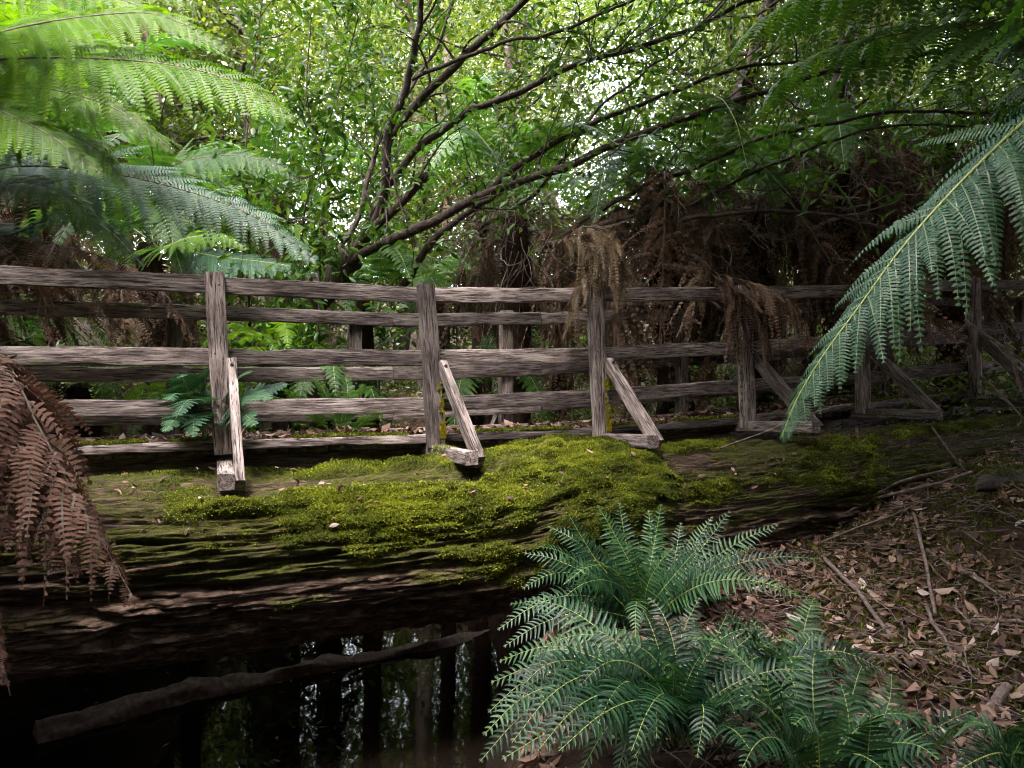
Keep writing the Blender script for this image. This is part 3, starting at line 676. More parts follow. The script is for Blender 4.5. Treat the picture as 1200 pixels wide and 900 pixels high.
# --- near tree fern off the left edge: brown dead fronds in front of the log
t5b = np.array([-2.95, 3.1, float(ground_z(-2.95, 3.1))-.1]); c5 = np.array([-2.8, 3.15, .75])
t5 = thing('tree_fern', t5b, 'near tree fern at the left with brown dead fronds hanging before the log', 'tree fern')
tf_trunk(t5, c5, t5b, .14)
KD = dict(npin=40, plen=.50, npl=26, pl=.050, droop=1.15, sweep=.45, dead=True, jit=.09, r0=.011, name='dead_frond')
frond_along(t5, [c5]+P3([(-70, 400, 3.1), (10, 440, 3.0), (45, 500, 2.95), (85, 575, 2.9), (125, 645, 2.88), (157, 702, 2.86)]), M['dead_red'], M['rib_brown'], label='reddish brown dead frond', **KD)
frond_along(t5, [c5]+P3([(-70, 420, 3.0), (-20, 470, 2.9), (5, 560, 2.85), (30, 640, 2.85)]), M['dead_red'], M['rib_brown'], **KD)
frond_along(t5, [c5]+P3([(-110, 500, 2.8), (-60, 600, 2.7), (-15, 700, 2.65), (12, 815, 2.65)]), M['dead_red'], M['rib_brown'], **{**KD, 'plen': .2})
frond_along(t5, [c5]+P3([(-60, 410, 3.05), (-5, 455, 2.98), (30, 530, 2.92), (62, 605, 2.9), (92, 668, 2.88)]), M['dead_red'], M['rib_brown'], **KD)
frond_along(t5, [c5]+P3([(-90, 430, 3.0), (-25, 460, 2.9), (20, 520, 2.86), (52, 560, 2.85)]), M['dead_red'], M['rib_brown'], **KD)
frond_along(t5, [c5]+P3([(-80, 380, 3.2), (0, 420, 3.15), (30, 470, 3.1), (40, 540, 3.1)]), M['dead'], M['rib_brown'], **KD)
for k in range(6): add_copy(t5, 'green', k % 4, 'frond', c5, R(120+k*35), rng.uniform(-.3, .1), .9)
# --- tree ferns with dead skirts behind the bridge on the right
for (px, py, Yd, lean, lab, nl, ndd, ds) in (
    (610, 255, 8.3, -.2, 'small tree fern with a ragged brown skirt behind the middle rails', 5, 18, .95),
    (770, 225, 8.0, .25, 'tree fern with the biggest heap of drooping dead fronds behind the third near post', 8, 26, 1.25),
    (880, 235, 9.0, .1, 'dark tree fern trunk with dead fronds behind the fourth near post', 10, 22, 1.25),
    (985, 190, 9.6, .0, 'tree fern with long hanging dead fronds behind the drooping blue green frond', 10, 22, 1.4),
    (1110, 170, 10.9, .1, 'tree fern with dark brown dead skirt behind the far end of the bridge', 9, 22, 1.5),
    (1230, 150, 11.8, .1, 'tree fern with hanging dead fronds at the right edge behind the bridge', 9, 20, 1.5)):
    top = at(px, py, Yd); bot = np.array([top[0]+lean, Yd+.1, float(ground_z(top[0]+lean, Yd+.1))-.1])
    tfr = tree_fern(top, bot, lab, nl, ndd, 'frond', .85, dscale=ds, r=.16)
    b = MB()
    for k in range(120):
        a = rng.uniform(0, 6.28); q0 = np.array(top)+[.6*ds*rng.random()*math.cos(a), .5*ds*rng.random()*math.sin(a), rng.uniform(-.5, .25)]
        b.tube(wander(q0, (math.cos(a)*.5, math.sin(a)*.3, -1+rng.random()), rng.uniform(.4, 1.5), 10, .16), np.linspace(.0065, .002, 11), 4, cap=False)
    tag(b.build('dead_stalks', M['stick'], tfr), 'stringy dead stalks', kind='stuff')
# low ferns and tree ferns further back
spots = [(330, 420, 7.2), (430, 345, 8.4), (95, 450, 6.6), (215, 470, 6.6), (520, 340, 9.5), (655, 430, 10.5), (745, 440, 10.8), (860, 430, 11.5), (380, 450, 6.9), (1010, 400, 12.5), (30, 400, 7.4), (560, 450, 8.8)]
for i, (px, py, Yd) in enumerate(spots):
    top = at(px, py, Yd); g = float(ground_z(top[0], Yd)); 
    root = thing('fern', (top[0], Yd, min(g, top[2]-.05)), 'green fern growing low on the slope beyond the far railing', 'fern', 'ferns behind the bridge')
    if top[2]-g > .15: tf_trunk(root, top, (top[0], Yd, g-.1), .09)
    for k in range(10):
        add_copy(root, 'green', k % 4, 'frond' if i % 3 else 'frond_young', top, k*.63+rng.uniform(-.2, .2), rng.uniform(-.15, .25), (.42 if Yd < 8 else .6)*rng.uniform(.8, 1.15))
# small fern pushed through the rails beside the post
fr = thing('fern', line(ARC[1]-.05, .3), 'small blue green fern poking through the rails around the first near post from the left', 'fern')
b0 = line(ARC[1]-.1, .35)+np.array([0, 0, -.06])
for tip, h in (((192, 508, 4.5), .34), ((196, 470, 4.55), .36), ((214, 442, 4.7), .36), ((240, 432, 4.85), .32), ((296, 436, 4.75), .34), ((322, 468, 4.65), .3), ((226, 512, 4.45), .32), ((275, 440, 5.1), .3), ((340, 450, 5.2), .25), ((300, 500, 4.6), .34), ((206, 490, 4.4), .4)):
    frond_along(fr, arch(b0, at(*tip), h), M['frond_blue'], M['rib'], npin=18, plen=.17, npl=11, pl=.026, droop=.3, sweep=.4, r0=.004, t0=.3, up=(0, -.6, .7))
for tip in ((420, 455, 5.6), (450, 462, 5.7), (385, 450, 5.7)):
    pass
fr = thing('fern', line(ARC[1]+.85, .6), 'light green fern behind the low rail between the first two near posts from the left', 'fern')
b0 = line(ARC[1]+.9, .8)+np.array([0, 0, -.1])
for tip, h in (((330, 452, 5.5), .25), ((300, 462, 5.4), .25), ((440, 452, 5.8), .22), ((470, 468, 5.7), .2), ((400, 440, 6.3), .3), ((360, 440, 6.2), .3)):
    frond_along(fr, arch(b0, at(*tip), h), M['frond'], M['rib'], npin=16, plen=.14, npl=9, pl=.024, droop=.3, sweep=.4, r0=.004, t0=.25)
# dead fronds draped over the third and fourth near posts
dr = thing('dead_frond', tops[3], 'pale brown dead frond draped over the top of the third near post', 'dead frond')
for pth in ([(655, 285, 6.05), (685, 266, 5.9), (712, 278, 5.85), (722, 320, 5.83), (720, 365, 5.82)], [(690, 262, 5.95), (718, 275, 5.88), (730, 310, 5.85), (728, 350, 5.84)], [(722, 345, 6.0), (700, 328, 5.95), (676, 338, 5.93), (660, 400, 5.92)], [(640, 285, 6.3), (675, 280, 6.2), (700, 300, 6.0), (712, 345, 5.95)]):
    frond_along(dr, P3(pth), M['dead_pale'], M['rib_brown'], npin=40, plen=.22, npl=18, pl=.026, droop=.9, sweep=.6, dead=True, jit=.2, r0=.007, t0=.03)
dr = thing('dead_frond', tops[4], 'dark brown dead frond hanging over the top rail at the fourth near post', 'dead frond')
for pth in ([(838, 325, 6.5), (870, 345, 6.45), (890, 375, 6.42), (905, 415, 6.4)], [(845, 322, 6.6), (900, 338, 6.5), (935, 362, 6.45), (952, 405, 6.4)], [(835, 322, 6.6), (858, 340, 6.5), (866, 380, 6.46), (862, 412, 6.45)]):
    frond_along(dr, P3(pth), M['dead'], M['rib_brown'], npin=30, plen=.32, npl=24, pl=.026, droop=1.2, sweep=.5, dead=True, jit=.2, r0=.008, t0=.03)

# ------------------------------------------------------------------ water ferns on the near bank
def waterfern(basept, fronds, label, n_extra=8, rad=.55, deadf=()):
    bz = np.array(basept, float); root = thing('water_fern', bz, label, 'fern')
    for f in fronds:
        tip = at(*f[:3]); h = f[3] if len(f) > 3 else .3
        path = arch(bz+rng.normal(size=3)*[.05, .05, .01], tip, h)
        L = np.linalg.norm(np.diff(path, axis=0), axis=1).sum()
        lf, st = blech_mesh(path, npin=int(10+L*24), plen=.088+.03*min(L, 1), up=(-.1, -.6, .75), wid=.0072)
        put_frond(lf, st, root, M['blechnum'], M['rib'])
    for k in range(n_extra):
        a = rng.uniform(0, 6.28); r = rad*rng.uniform(.5, 1.1)
        tip = bz+[r*math.cos(a), r*math.sin(a), rng.uniform(-.05, .45)]
        lf, st = blech_mesh(arch(bz, tip, rng.uniform(.2, .45)), npin=26, plen=.09, wid=.0070); put_frond(lf, st, root, M['blechnum'], M['rib'])
    for f in deadf:
        lf, st = blech_mesh(arch(bz, at(*f[:3]), f[3]), npin=30, plen=.07, droop=.6); put_frond(lf, st, root, M['dead'], M['rib_brown'], 'dead_frond')
    return root
waterfern(at(755, 735, 4.55), [(583, 738, 4.2, .42), (590, 758, 4.1, .3), (612, 690, 4.3, .35), (614, 648, 4.5, .25), (642, 617, 4.7, .2), (690, 607, 4.9, .15), (725, 588, 4.75, .05), (760, 597, 4.9, .0), (798, 612, 4.8, .0), (856, 598, 4.6, .0),
    (912, 615, 4.5, .15), (962, 655, 4.2, .3), (940, 700, 4.0, .35), (700, 640, 4.2, .2), (820, 640, 4.3, .1), (775, 590, 4.6, .0), (835, 605, 4.9, .0), (700, 592, 4.6, .05), (665, 600, 4.6, .1), (630, 640, 4.1, .3), (880, 640, 4.2, .15), (790, 640, 4.1, .0), (660, 700, 4.0, .35), (740, 640, 4.35, .0), (870, 650, 4.9, .1)], 'large water fern with upright fronds before the mossy log', 14, .7)
waterfern(at(800, 868, 3.15), [(562, 893, 2.9, .45), (575, 800, 3.2, .35), (590, 840, 3.0, .35), (585, 775, 3.5, .4), (640, 755, 3.4, .35), (678, 805, 2.9, .38), (600, 870, 2.7, .45), (630, 880, 2.6, .38), (690, 745, 3.4, .3), (760, 745, 3.5, .25),
    (852, 720, 3.3, .05), (880, 745, 3.4, .05), (950, 785, 3.1, .2), (915, 745, 3.5, .1), (720, 760, 3.2, .3), (700, 850, 2.7, .35), (860, 830, 2.75, .2), (780, 780, 2.85, .2), (820, 770, 3.1, .1), (740, 880, 2.55, .3), (880, 880, 2.6, .2), (598, 708, 3.7, .4), (572, 835, 2.95, .45), (566, 862, 2.8, .45), (610, 805, 2.95, .4), (588, 890, 2.6, .4), (655, 880, 2.5, .35), (620, 770, 3.2, .4), (760, 700, 3.5, .2), (820, 700, 3.5, .05)],
    'dense water fern clump at the bottom edge above the creek', 16, .58, [(625, 815, 3.1, .3), (600, 790, 3.3, .3)])
waterfern(at(960, 925, 2.75), [(1142, 832, 2.6, .1), (1045, 790, 2.9, .1), (985, 800, 2.9, .05), (900, 790, 2.8, .15), (1100, 890, 2.4, .2), (1020, 840, 2.5, .2), (930, 850, 2.5, .2), (870, 900, 2.4, .3), (1060, 870, 2.6, .15), (1010, 780, 3.1, .1), (915, 830, 2.6, .2)], 'water fern at the bottom edge left of the leaf covered bank', 10, .5)
waterfern(at(912, 815, 3.6), [(850, 715, 3.6, .05), (880, 725, 3.8, .05), (955, 700, 3.9, .25), (990, 790, 3.4, .3), (965, 745, 3.7, .2), (830, 760, 3.4, .3), (900, 760, 3.3, .1), (1040, 790, 3.5, .3), (940, 830, 3.1, .3), (860, 800, 3.2, .3)], 'mid sized water fern between the dense clump and the grey stick', 6, .4)
waterfern(at(1215, 930, 2.3), [(1148, 855, 2.2, .15), (1180, 850, 2.3, .1), (1120, 905, 2.1, .2), (1195, 870, 2.1, .1)], 'small water fern in the bottom right corner', 5, .3)

# ------------------------------------------------------------------ broad leaves
def oval_leaves(mb, P, size, up_bias=.6, rnd=None, aspect=.42):
    k = len(P); nrm = unit(rng.normal(size=(k, 3))+[0, -.15, up_bias]); d = unit(np.cross(nrm, rng.normal(size=(k, 3)))); d[:, 2] -= .25; d = unit(d)
    s = unit(np.cross(nrm, d)); nrm = np.cross(d, s)
    l = (size*rng.uniform(.6, 1.3, k))[:, None]; w = l*aspect*.5
    V = np.stack([P, P+d*l*.3+s*w*.85-nrm*w*-.2, P+d*l*.65+s*w*.8+nrm*w*.1, P+d*l-nrm*l*.12, P+d*l*.65-s*w*.8+nrm*w*.1, P+d*l*.3-s*w*.85+nrm*w*.2], 1)
    bs = np.arange(k)[:, None]*6
    mb.add(V.reshape(-1, 3), np.concatenate([bs+[0, 1, 2, 3], bs+[0, 3, 4, 5]]), rnd=np.repeat(rng.random(k) if rnd is None else rnd, 6))
def diamond_leaves(mb, P, size, rnd=None, up_bias=1.0):
    k = len(P); nrm = unit(rng.normal(size=(k, 3))+[0, 0, up_bias]); d = unit(np.cross(nrm, rng.normal(size=(k, 3)))); s = np.cross(nrm, d)
    l = (size*rng.uniform(.6, 1.4, k))[:, None]; w = l*.25
    V = np.stack([P, P+d*l*.45+s*w, P+d*l, P+d*l*.45-s*w], 1)
    mb.add(V.reshape(-1, 3), np.arange(4*k).reshape(-1, 4), rnd=np.repeat(rng.random(k) if rnd is None else rnd, 4))

# leaning many-stemmed tree
lt = thing('leaning_tree', at(318, 430, 8.0)*[1, 1, 0]+[0, 0, -1.6], 'many stemmed tree leaning right behind the bridge with long bare dark branches', 'tree')
b = MB(); b.tube(smooth_path([at(318, 430, 8.0)*[1, 1, 0]+[-.1, .1, -1.9], at(322, 470, 8.05), at(345, 385, 8.0), at(385, 335, 8.0), at(412, 300, 7.95)], 30)[0], np.linspace(.19, .14, 30), 14, rough=.25)
b.build('trunk', M['bark'], lt, smooth=True)
STEMS = [([(395, 325, 8), (432, 275, 7.9), (452, 215, 7.8), (455, 155, 7.7), (478, 92, 7.6), (490, 30, 7.4), (500, -60, 7.2)], .075, .03),
 ([(452, 170, 7.75), (480, 130, 7.7), (530, 80, 7.6), (612, 4, 7.4), (680, -60, 7.2)], .062, .035),
 ([(482, 93, 7.5), (543, 67, 7.3), (607, 47, 7.1), (647, 37, 7.0), (740, 0, 6.8), (830, -50, 6.6)], .028, .014),
 ([(412, 300, 7.95), (467, 200, 7.9), (530, 143, 7.9), (577, 120, 7.8), (633, 97, 7.7), (700, 70, 7.6), (800, 40, 7.4), (900, -10, 7.2)], .06, .022),
 ([(420, 300, 7.9), (550, 237, 7.8), (607, 193, 7.8), (650, 170, 7.8), (700, 143, 7.8), (800, 103, 7.7), (880, 78, 7.6), (960, 70, 7.6)], .06, .016),
 ([(390, 325, 7.95), (427, 297, 7.8), (500, 262, 7.6), (567, 230, 7.4), (667, 193, 7.2), (733, 163, 7.0), (800, 140, 6.9), (910, 103, 6.7), (950, 90, 6.6), (1150, 47, 6.4)], .07, .02),
 ([(470, 338, 7.9), (505, 285, 7.8), (545, 250, 7.7), (590, 225, 7.5)], .055, .04),
 ([(410, 302, 7.85), (440, 265, 7.75), (470, 235, 7.7), (501, 205, 7.65)], .07, .05),
 ([(640, 290, 7.9), (720, 235, 7.7), (800, 203, 7.5), (867, 173, 7.4), (933, 153, 7.3), (1033, 135, 7.2), (1100, 133, 7.1), (1210, 140, 7.0)], .035, .016),
 ([(700, 300, 7.8), (800, 247, 7.5), (900, 193, 7.3), (960, 170, 7.2), (1033, 150, 7.1), (1133, 147, 7.0)], .03, .012),
 ([(800, 258, 7.2), (900, 247, 7.0), (980, 256, 6.9), (1065, 275, 6.8)], .03, .015),
 ([(440, 140, 7.4), (452, 180, 7.3), (460, 215, 7.25), (472, 262, 7.2)], .016, .012),
 ([(385, 330, 8.1), (400, 290, 8.2), (420, 250, 8.3), (445, 160, 8.5), (510, 60, 8.6), (540, -30, 8.6)], .045, .02),
 ([(560, 270, 7.9), (640, 215, 8.0), (700, 130, 8.1), (790, 60, 8.2), (850, 0, 8.2)], .03, .012)]
tips = []
for pts, ra, rb in STEMS:
    C, L = smooth_path(P3(pts), 46); C += np.stack([fbm(np.linspace(0, L*3, 46), k*9.1, rng.random()*50, 3)-.5 for k in range(3)], -1)*.09
    b = MB(); b.tube(C, np.linspace(ra, rb, 46)*.75, 9, rough=.25, seed=int(rng.integers(99)))
    for k in range(int(L*4)):                                 # side twigs
        i = rng.integers(10, 46); q = wander(C[i], unit(C[min(i+1, 45)]-C[i-1])+rng.normal(size=3)*.7+[0, 0, .2], rng.uniform(.4, 1.2), 9, .22)
        b.tube(q, np.linspace(rb*.45, .003, 10), 5, cap=False); tips += list(q[4:])
    b.build('branch', M['bark'], lt, smooth=True)
tips = np.array(tips)
b = MB(); base_p = tips[rng.integers(0, len(tips), 3600)]; keep = base_p[:, 2] > .9
Pp = base_p[keep]+rng.normal(size=(keep.sum(), 3))*.13
oval_leaves(b, Pp, np.full(len(Pp), .095))
b.build('foliage', M['leaf'], lt)
# leafy shrub and thin saplings left of it
def sapling(pts, label, nleaf, size, leafm='leaf', r=.016, spread=.35, name='sapling', z0=None):
    C, L = smooth_path(P3(pts), 40); g = C[0].copy(); root = thing(name, g, label, 'sapling')
    b = MB(); b.tube(C, np.linspace(r, r*.35, 40), 7, rough=.2)
    tw = []
    for k in range(int(L*9)):
        i = rng.integers(4, 40); q = wander(C[i], rng.normal(size=3)*[1, .8, .5]+[0, 0, .5], rng.uniform(.2, .75), 8, .25); b.tube(q, np.linspace(r*.35, .002, 9), 4, cap=False); tw += list(q[2:])
    b.build('trunk', M['bark'], root)
    tw = np.array(tw); P_ = tw[rng.integers(0, len(tw), nleaf)]+rng.normal(size=(nleaf, 3))*.06
    b = MB(); oval_leaves(b, P_, np.full(nleaf, size)); b.build('foliage', M[leafm], root); return root
for pts, lab, n in (([(350, 480, 7.4), (352, 320, 7.4), (370, 200, 7.3), (400, 95, 7.2), (420, 20, 7.1)], 'slender sapling with a brown stem left of the leaning tree', 900),
                    ([(290, 480, 7.8), (292, 300, 7.8), (288, 180, 7.8), (300, 60, 7.8), (310, -20, 7.8)], 'thin pale stemmed sapling nearest the bright fronds', 700),
                    ([(372, 480, 7.0), (375, 300, 7.0), (382, 210, 7.0), (360, 120, 7.0), (365, 20, 7.0)], 'leafy sapling just left of the leaning trunk', 800),
                    ([(440, 470, 9.4), (445, 300, 9.4), (432, 200, 9.4), (428, 80, 9.3), (440, -30, 9.3)], 'sapling behind the stems of the leaning tree', 900),
                    ([(560, 470, 9.8), (575, 300, 9.8), (600, 150, 9.8), (620, -10, 9.8)], 'sapling between the long leaning branches', 900),
                    ([(700, 470, 10.5), (735, 200, 10.5), (760, 80, 10.5), (770, -40, 10.5)], 'sapling rising behind the draped third post', 900),
                    ([(860, 450, 10.8), (900, 200, 10.8), (940, 110, 10.8), (960, -20, 10.8)], 'sapling under the dark overhead fronds', 1000)):
    p0 = at(*pts[0]); p0[2] = float(ground_z(p0[0], p0[1]))-.05
    yy = pts[0][2]; py0 = 450-p0[2]/yy*900
    sapling([(pts[0][0], py0, yy)]+list(pts[1:]), lab, int(n*1.6), .11)

# ------------------------------------------------------------------ forest behind
def crown_pts(n_cl, per, ell, sig):
    c = unit(rng.normal(size=(n_cl, 3)))*(rng.random((n_cl, 1))**.45)*ell
    return np.repeat(c, per, 0)+rng.normal(size=(n_cl*per, 3))*sig
TREES = []
for v in range(3):
    root = thing('forest_tree', (0, 0, 0), 'x', 'tree', 'trees in the forest behind the bridge')
    b = MB(); C = wander((0, 0, -.3), (rng.normal()*.05, 0, 1), 9, 24, .05); b.tube(C, np.linspace(.17, .05, 25), 10, rough=.25)
    cl = []
    for k in range(26):
        i = rng.integers(5, 25); q = wander(C[i], rng.normal(size=3)*[1, 1, .3]+[0, 0, .35], rng.uniform(1.0, 2.4), 10, .2); b.tube(q, np.linspace(.035, .006, 11), 5, cap=False); cl += list(q[3:])
    b.build('trunk', M['bark'], root)
    cl = np.array(cl); n = 9000; P_ = cl[rng.integers(0, len(cl), n)]+rng.normal(size=(n, 3))*.26
    b = MB(); diamond_leaves(b, P_, np.full(n, .10)); b.build('crown', M['far_leaf'], root); TREES.append(root)
tsp = [(-7.5, 11.5), (-5.2, 12.8), (-3.4, 11.6), (-1.4, 13.2), (.6, 12.2), (2.6, 13.4), (4.4, 12.0), (6.4, 13.2), (8.6, 11.8), (-9.4, 14.5), (-6, 16), (-2.4, 16.5), (1.6, 16.8), (5.4, 16.2), (9.2, 16), (11.5, 14), (-11, 12)]
for i, (x, y) in enumerate(tsp):
    o = TREES[i] if i < 3 else copy_tree(TREES[i % 3])
    o.location = (x, y, float(ground_z(x, y))); o.rotation_euler = (0, 0, rng.uniform(0, 6)); s = rng.uniform(.85, 1.2); o.scale = (s, s, s)
    o['label'] = 'slender forest tree with small green leaves behind the bridge'
# the unbroken mass of leaves further off
n = 52000
y = rng.uniform(13, 34, n); x = rng.uniform(-1, 1, n)*(y*.8+3); z = ground_z(x, y, False)+rng.uniform(0, 1, n)**.8*(9+.25*y)*.8
keep = fbm(x*.26, y*.26, z*.26, 4, 71) > .485
C = np.stack([x, y, z], -1)[keep]
per = 24; P_ = np.repeat(C, per, 0)+rng.normal(size=(len(C)*per, 3))*.38
b = MB(); tone = np.clip(np.repeat(rng.random(len(C)), per)*.5+rng.random(len(P_))*.5, 0, 1); diamond_leaves(b, P_, .06+.0042*P_[:, 1], rnd=tone, up_bias=1.6)
tag(b.build('background_forest', M['far_leaf']), 'dense green forest foliage filling the view far behind the bridge', 'forest', kind='stuff')
# undergrowth on the slopes behind the bridge
n = 2600; y = rng.uniform(7.5, 16, n); x = rng.uniform(-1, 1, n)*(y*.75+1.5); g = ground_z(x, y)
keep = (g > WATER+.2) & (np.abs(x+1.2) > 0)
C = np.stack([x, y, g+rng.random(n)*.7], -1)[keep]; per = 24
P_ = np.repeat(C, per, 0)+rng.normal(size=(len(C)*per, 3))*.17
b = MB(); diamond_leaves(b, P_, np.full(len(P_), .075)); tag(b.build('undergrowth', M['far_leaf']), 'low leafy undergrowth on the slope behind the bridge', 'undergrowth', kind='stuff')
# unseen forest added overhead, beside and behind the camera to shade the right bank
n = 26000; x = rng.uniform(-14, 14, n); y = rng.uniform(-12, 15, n); z = rng.uniform(1.5, 12, n)
d = np.interp(x, [-14, -4, -2.5, -1.0, 0, 14], [.5, .25, .15, .3, 1, 1])
d = np.where(y < 1, np.where((x > -6) & (x < -.5), .35, np.maximum(d, .8)), d); d = np.where(y > 8, np.interp(x, [-14, .5, 3, 14], [.08, .08, .9, .9]), d)
qx, qy = x-SUNV[0]/SUNV[2]*(z+.2), y-SUNV[1]/SUNV[2]*(z+.2)           # where its shadow falls at deck height
wob = .35*(fbm(qx*1.3, qy*1.3, 0, 3, 99)-.5)*4
hole = (((qx+.6)/2.1)**2+((qy-4.8)/1.25)**2+wob < 1) | (((qx+3.6)/1.7)**2+((qy-6.0)/1.6)**2+wob < 1)  # gaps shaped along the sun's path to light log, rails and left fronds
frame = np.where(y < .8, z > 3.6, (z > .60*y+1.9) | ((np.abs(x) > .76*y+2.5) & (x > 0)))
keep = (rng.random(n) < d) & ~hole & frame & (z > 2.2) & (np.hypot(x, y) > 1.5)
C = np.stack([x, y, z], -1)[keep]; per = 24
P_ = np.repeat(C, per, 0)+rng.normal(size=(len(C)*per, 3))*.45
b = MB(); diamond_leaves(b, P_, np.full(len(P_), .27)); tag(b.build('shade_canopy', M['far_leaf']), 'unseen forest leaves added overhead to shade the right bank', 'shade_canopy', kind='stuff')
n = 3200; a = rng.uniform(0, 2*np.pi, n); r = rng.uniform(6, 13, n); x, y = r*np.cos(a), r*np.sin(a)+1; keep = (y < 3) & (np.hypot(x, y) > 4) & ((x > 0) | (rng.random(n) < .4))  # unseen ring of leaves added to keep low skylight off the log
x, y = x[keep], y[keep]; z = ground_z(x, y, False)+rng.random(len(x))*4.5; C = np.stack([x, y, z], -1)
P_ = np.repeat(C, 30, 0)+rng.normal(size=(len(C)*30, 3))*.5
b = MB(); diamond_leaves(b, P_, np.full(len(P_), .18)); tag(b.build('shade_forest', M['far_leaf']), 'unseen leafy forest added behind the camera to block low skylight', 'forest', kind='stuff')

# ------------------------------------------------------------------ litter and sticks
def litter(P, nrm, name, label, size=(.035, .11), bias=0):
    k = len(P); nn = unit(nrm+rng.normal(size=(k, 3))*.38); d = unit(np.cross(nn, rng.normal(size=(k, 3)))); s = np.cross(nn, d)
    l = rng.uniform(*size, (k, 1)); w = l*rng.uniform(.12, .24, (k, 1)); c = rng.normal(size=(k, 1))*.18*l
    P = P+nn*rng.uniform(.002, .022, (k, 1))
    V = np.stack([P-d*l*.5+nn*c, P-d*l*.15+s*w, P+d*l*.2+s*w*.9, P+d*l*.5+nn*c, P+d*l*.2-s*w*.9+nn*w*.5, P-d*l*.15-s*w+nn*w*.5], 1)
    bs = np.arange(k)[:, None]*6; b = MB()
    b.add(V.reshape(-1, 3), np.concatenate([bs+[0, 1, 2, 3], bs+[0, 3, 4, 5]]), rnd=np.repeat(np.clip(rng.beta(1.1, 2.3, k)*1.05+bias, 0, .965 if bias > .2 else 1), 6))
    return tag(b.build(name, M['litter']), label, 'leaf litter', kind='stuff')
def gnorm(x, y):
    e = .03; return unit(np.stack([-(ground_z(x+e, y)-ground_z(x-e, y))/(2*e), -(ground_z(x, y+e)-ground_z(x, y-e))/(2*e), np.ones_like(x)], -1))
n = 38000; y = 2.2+rng.random(n)**1.3*7; x = rng.uniform(-.9, 6.5, n); cl_ = fbm(x*1.6, y*1.6, 0, 4, 77) > .34; x, y = x[cl_], y[cl_]; keep = (x < y*.75+.6) & (ground_z(x, y) > WATER+.62); x, y = x[keep], y[keep]
litter(np.stack([x, y, ground_z(x, y)], -1), gnorm(x, y), 'leaf_litter', 'tan and brown fallen leaves covering the near bank')
k = rng.choice(len(x), 1100); litter(np.stack([x, y, ground_z(x, y)+.012], -1)[k], gnorm(x[k], y[k]), 'leaf_litter', 'larger pale curled leaves lying on top of the bank litter', (.06, .13), .3)
n = 5200; s = rng.uniform(.2, ARC[-1], n); off = rng.uniform(.12, W-.1, n); Pd = line(s, off[:, None]); Pd[:, 2] += -.03+rng.random(n)*.03
litter(Pd, np.tile([0., 0, 1], (n, 1)), 'leaf_litter', 'fallen leaves lying on the deck of the footbridge')
pick = np.argwhere((np.cos(LT) > .45) & (LX > -2.5) & (LX < 5)); pk = pick[rng.choice(len(pick), 420)]
litter(LV[pk[:, 0], pk[:, 1]]+LN[pk[:, 0], pk[:, 1]]*.015, LN[pk[:, 0], pk[:, 1]], 'leaf_litter', 'scattered fallen leaves caught on the mossy log', size=(.02, .06), bias=.10)
b = MB()                                             # fine twigs
for k in range(2200):
    y = 2.3+rng.random()*6; x = rng.uniform(.55, min(6, y*.75+.8)); a = rng.uniform(0, 6.28); l = rng.uniform(.06, .35)
    q = np.array([x, y])+np.linspace(-.5, .5, 4)[:, None]*l*np.array([math.cos(a), math.sin(a)]); q += rng.normal(size=q.shape)*l*.04
    zz = ground_z(q[:, 0], q[:, 1]).max()+rng.uniform(.0, .03); b.tube(np.c_[q, zz+np.linspace(-1, 1, 4)*rng.normal()*.02], rng.uniform(.0015, .0045), 4, cap=False)
tag(b.build('twig_litter', M['stick']), 'fine dead twigs strewn over the near bank', 'twigs', kind='stuff')
n = 90; y = rng.uniform(4.3, 7.2, n); x = rng.uniform(-3.2, .3, n); keep = fbm(x*1.2, y*1.2, 0, 3, 12) > .48; x, y = x[keep], y[keep]
b = MB(); a = rng.uniform(0, 6.28, len(x)); d = np.c_[np.cos(a), np.sin(a), 0*a]; sd_ = np.c_[-np.sin(a), np.cos(a), 0*a]; l = rng.uniform(.03, .08, (len(x), 1)); P_ = np.c_[x, y, np.full(len(x), WATER+.006)]
V = np.stack([P_-d*l*.5, P_-d*l*.1+sd_*l*.17, P_+d*l*.5, P_-d*l*.1-sd_*l*.17], 1); b.add(V.reshape(-1, 3), np.arange(4*len(x)).reshape(-1, 4), rnd=np.repeat(rng.uniform(.1, .8, len(x)), 4))
tag(b.build('floating_leaves', M['litter']), 'dead leaves floating on the dark creek', 'leaf litter', kind='stuff')
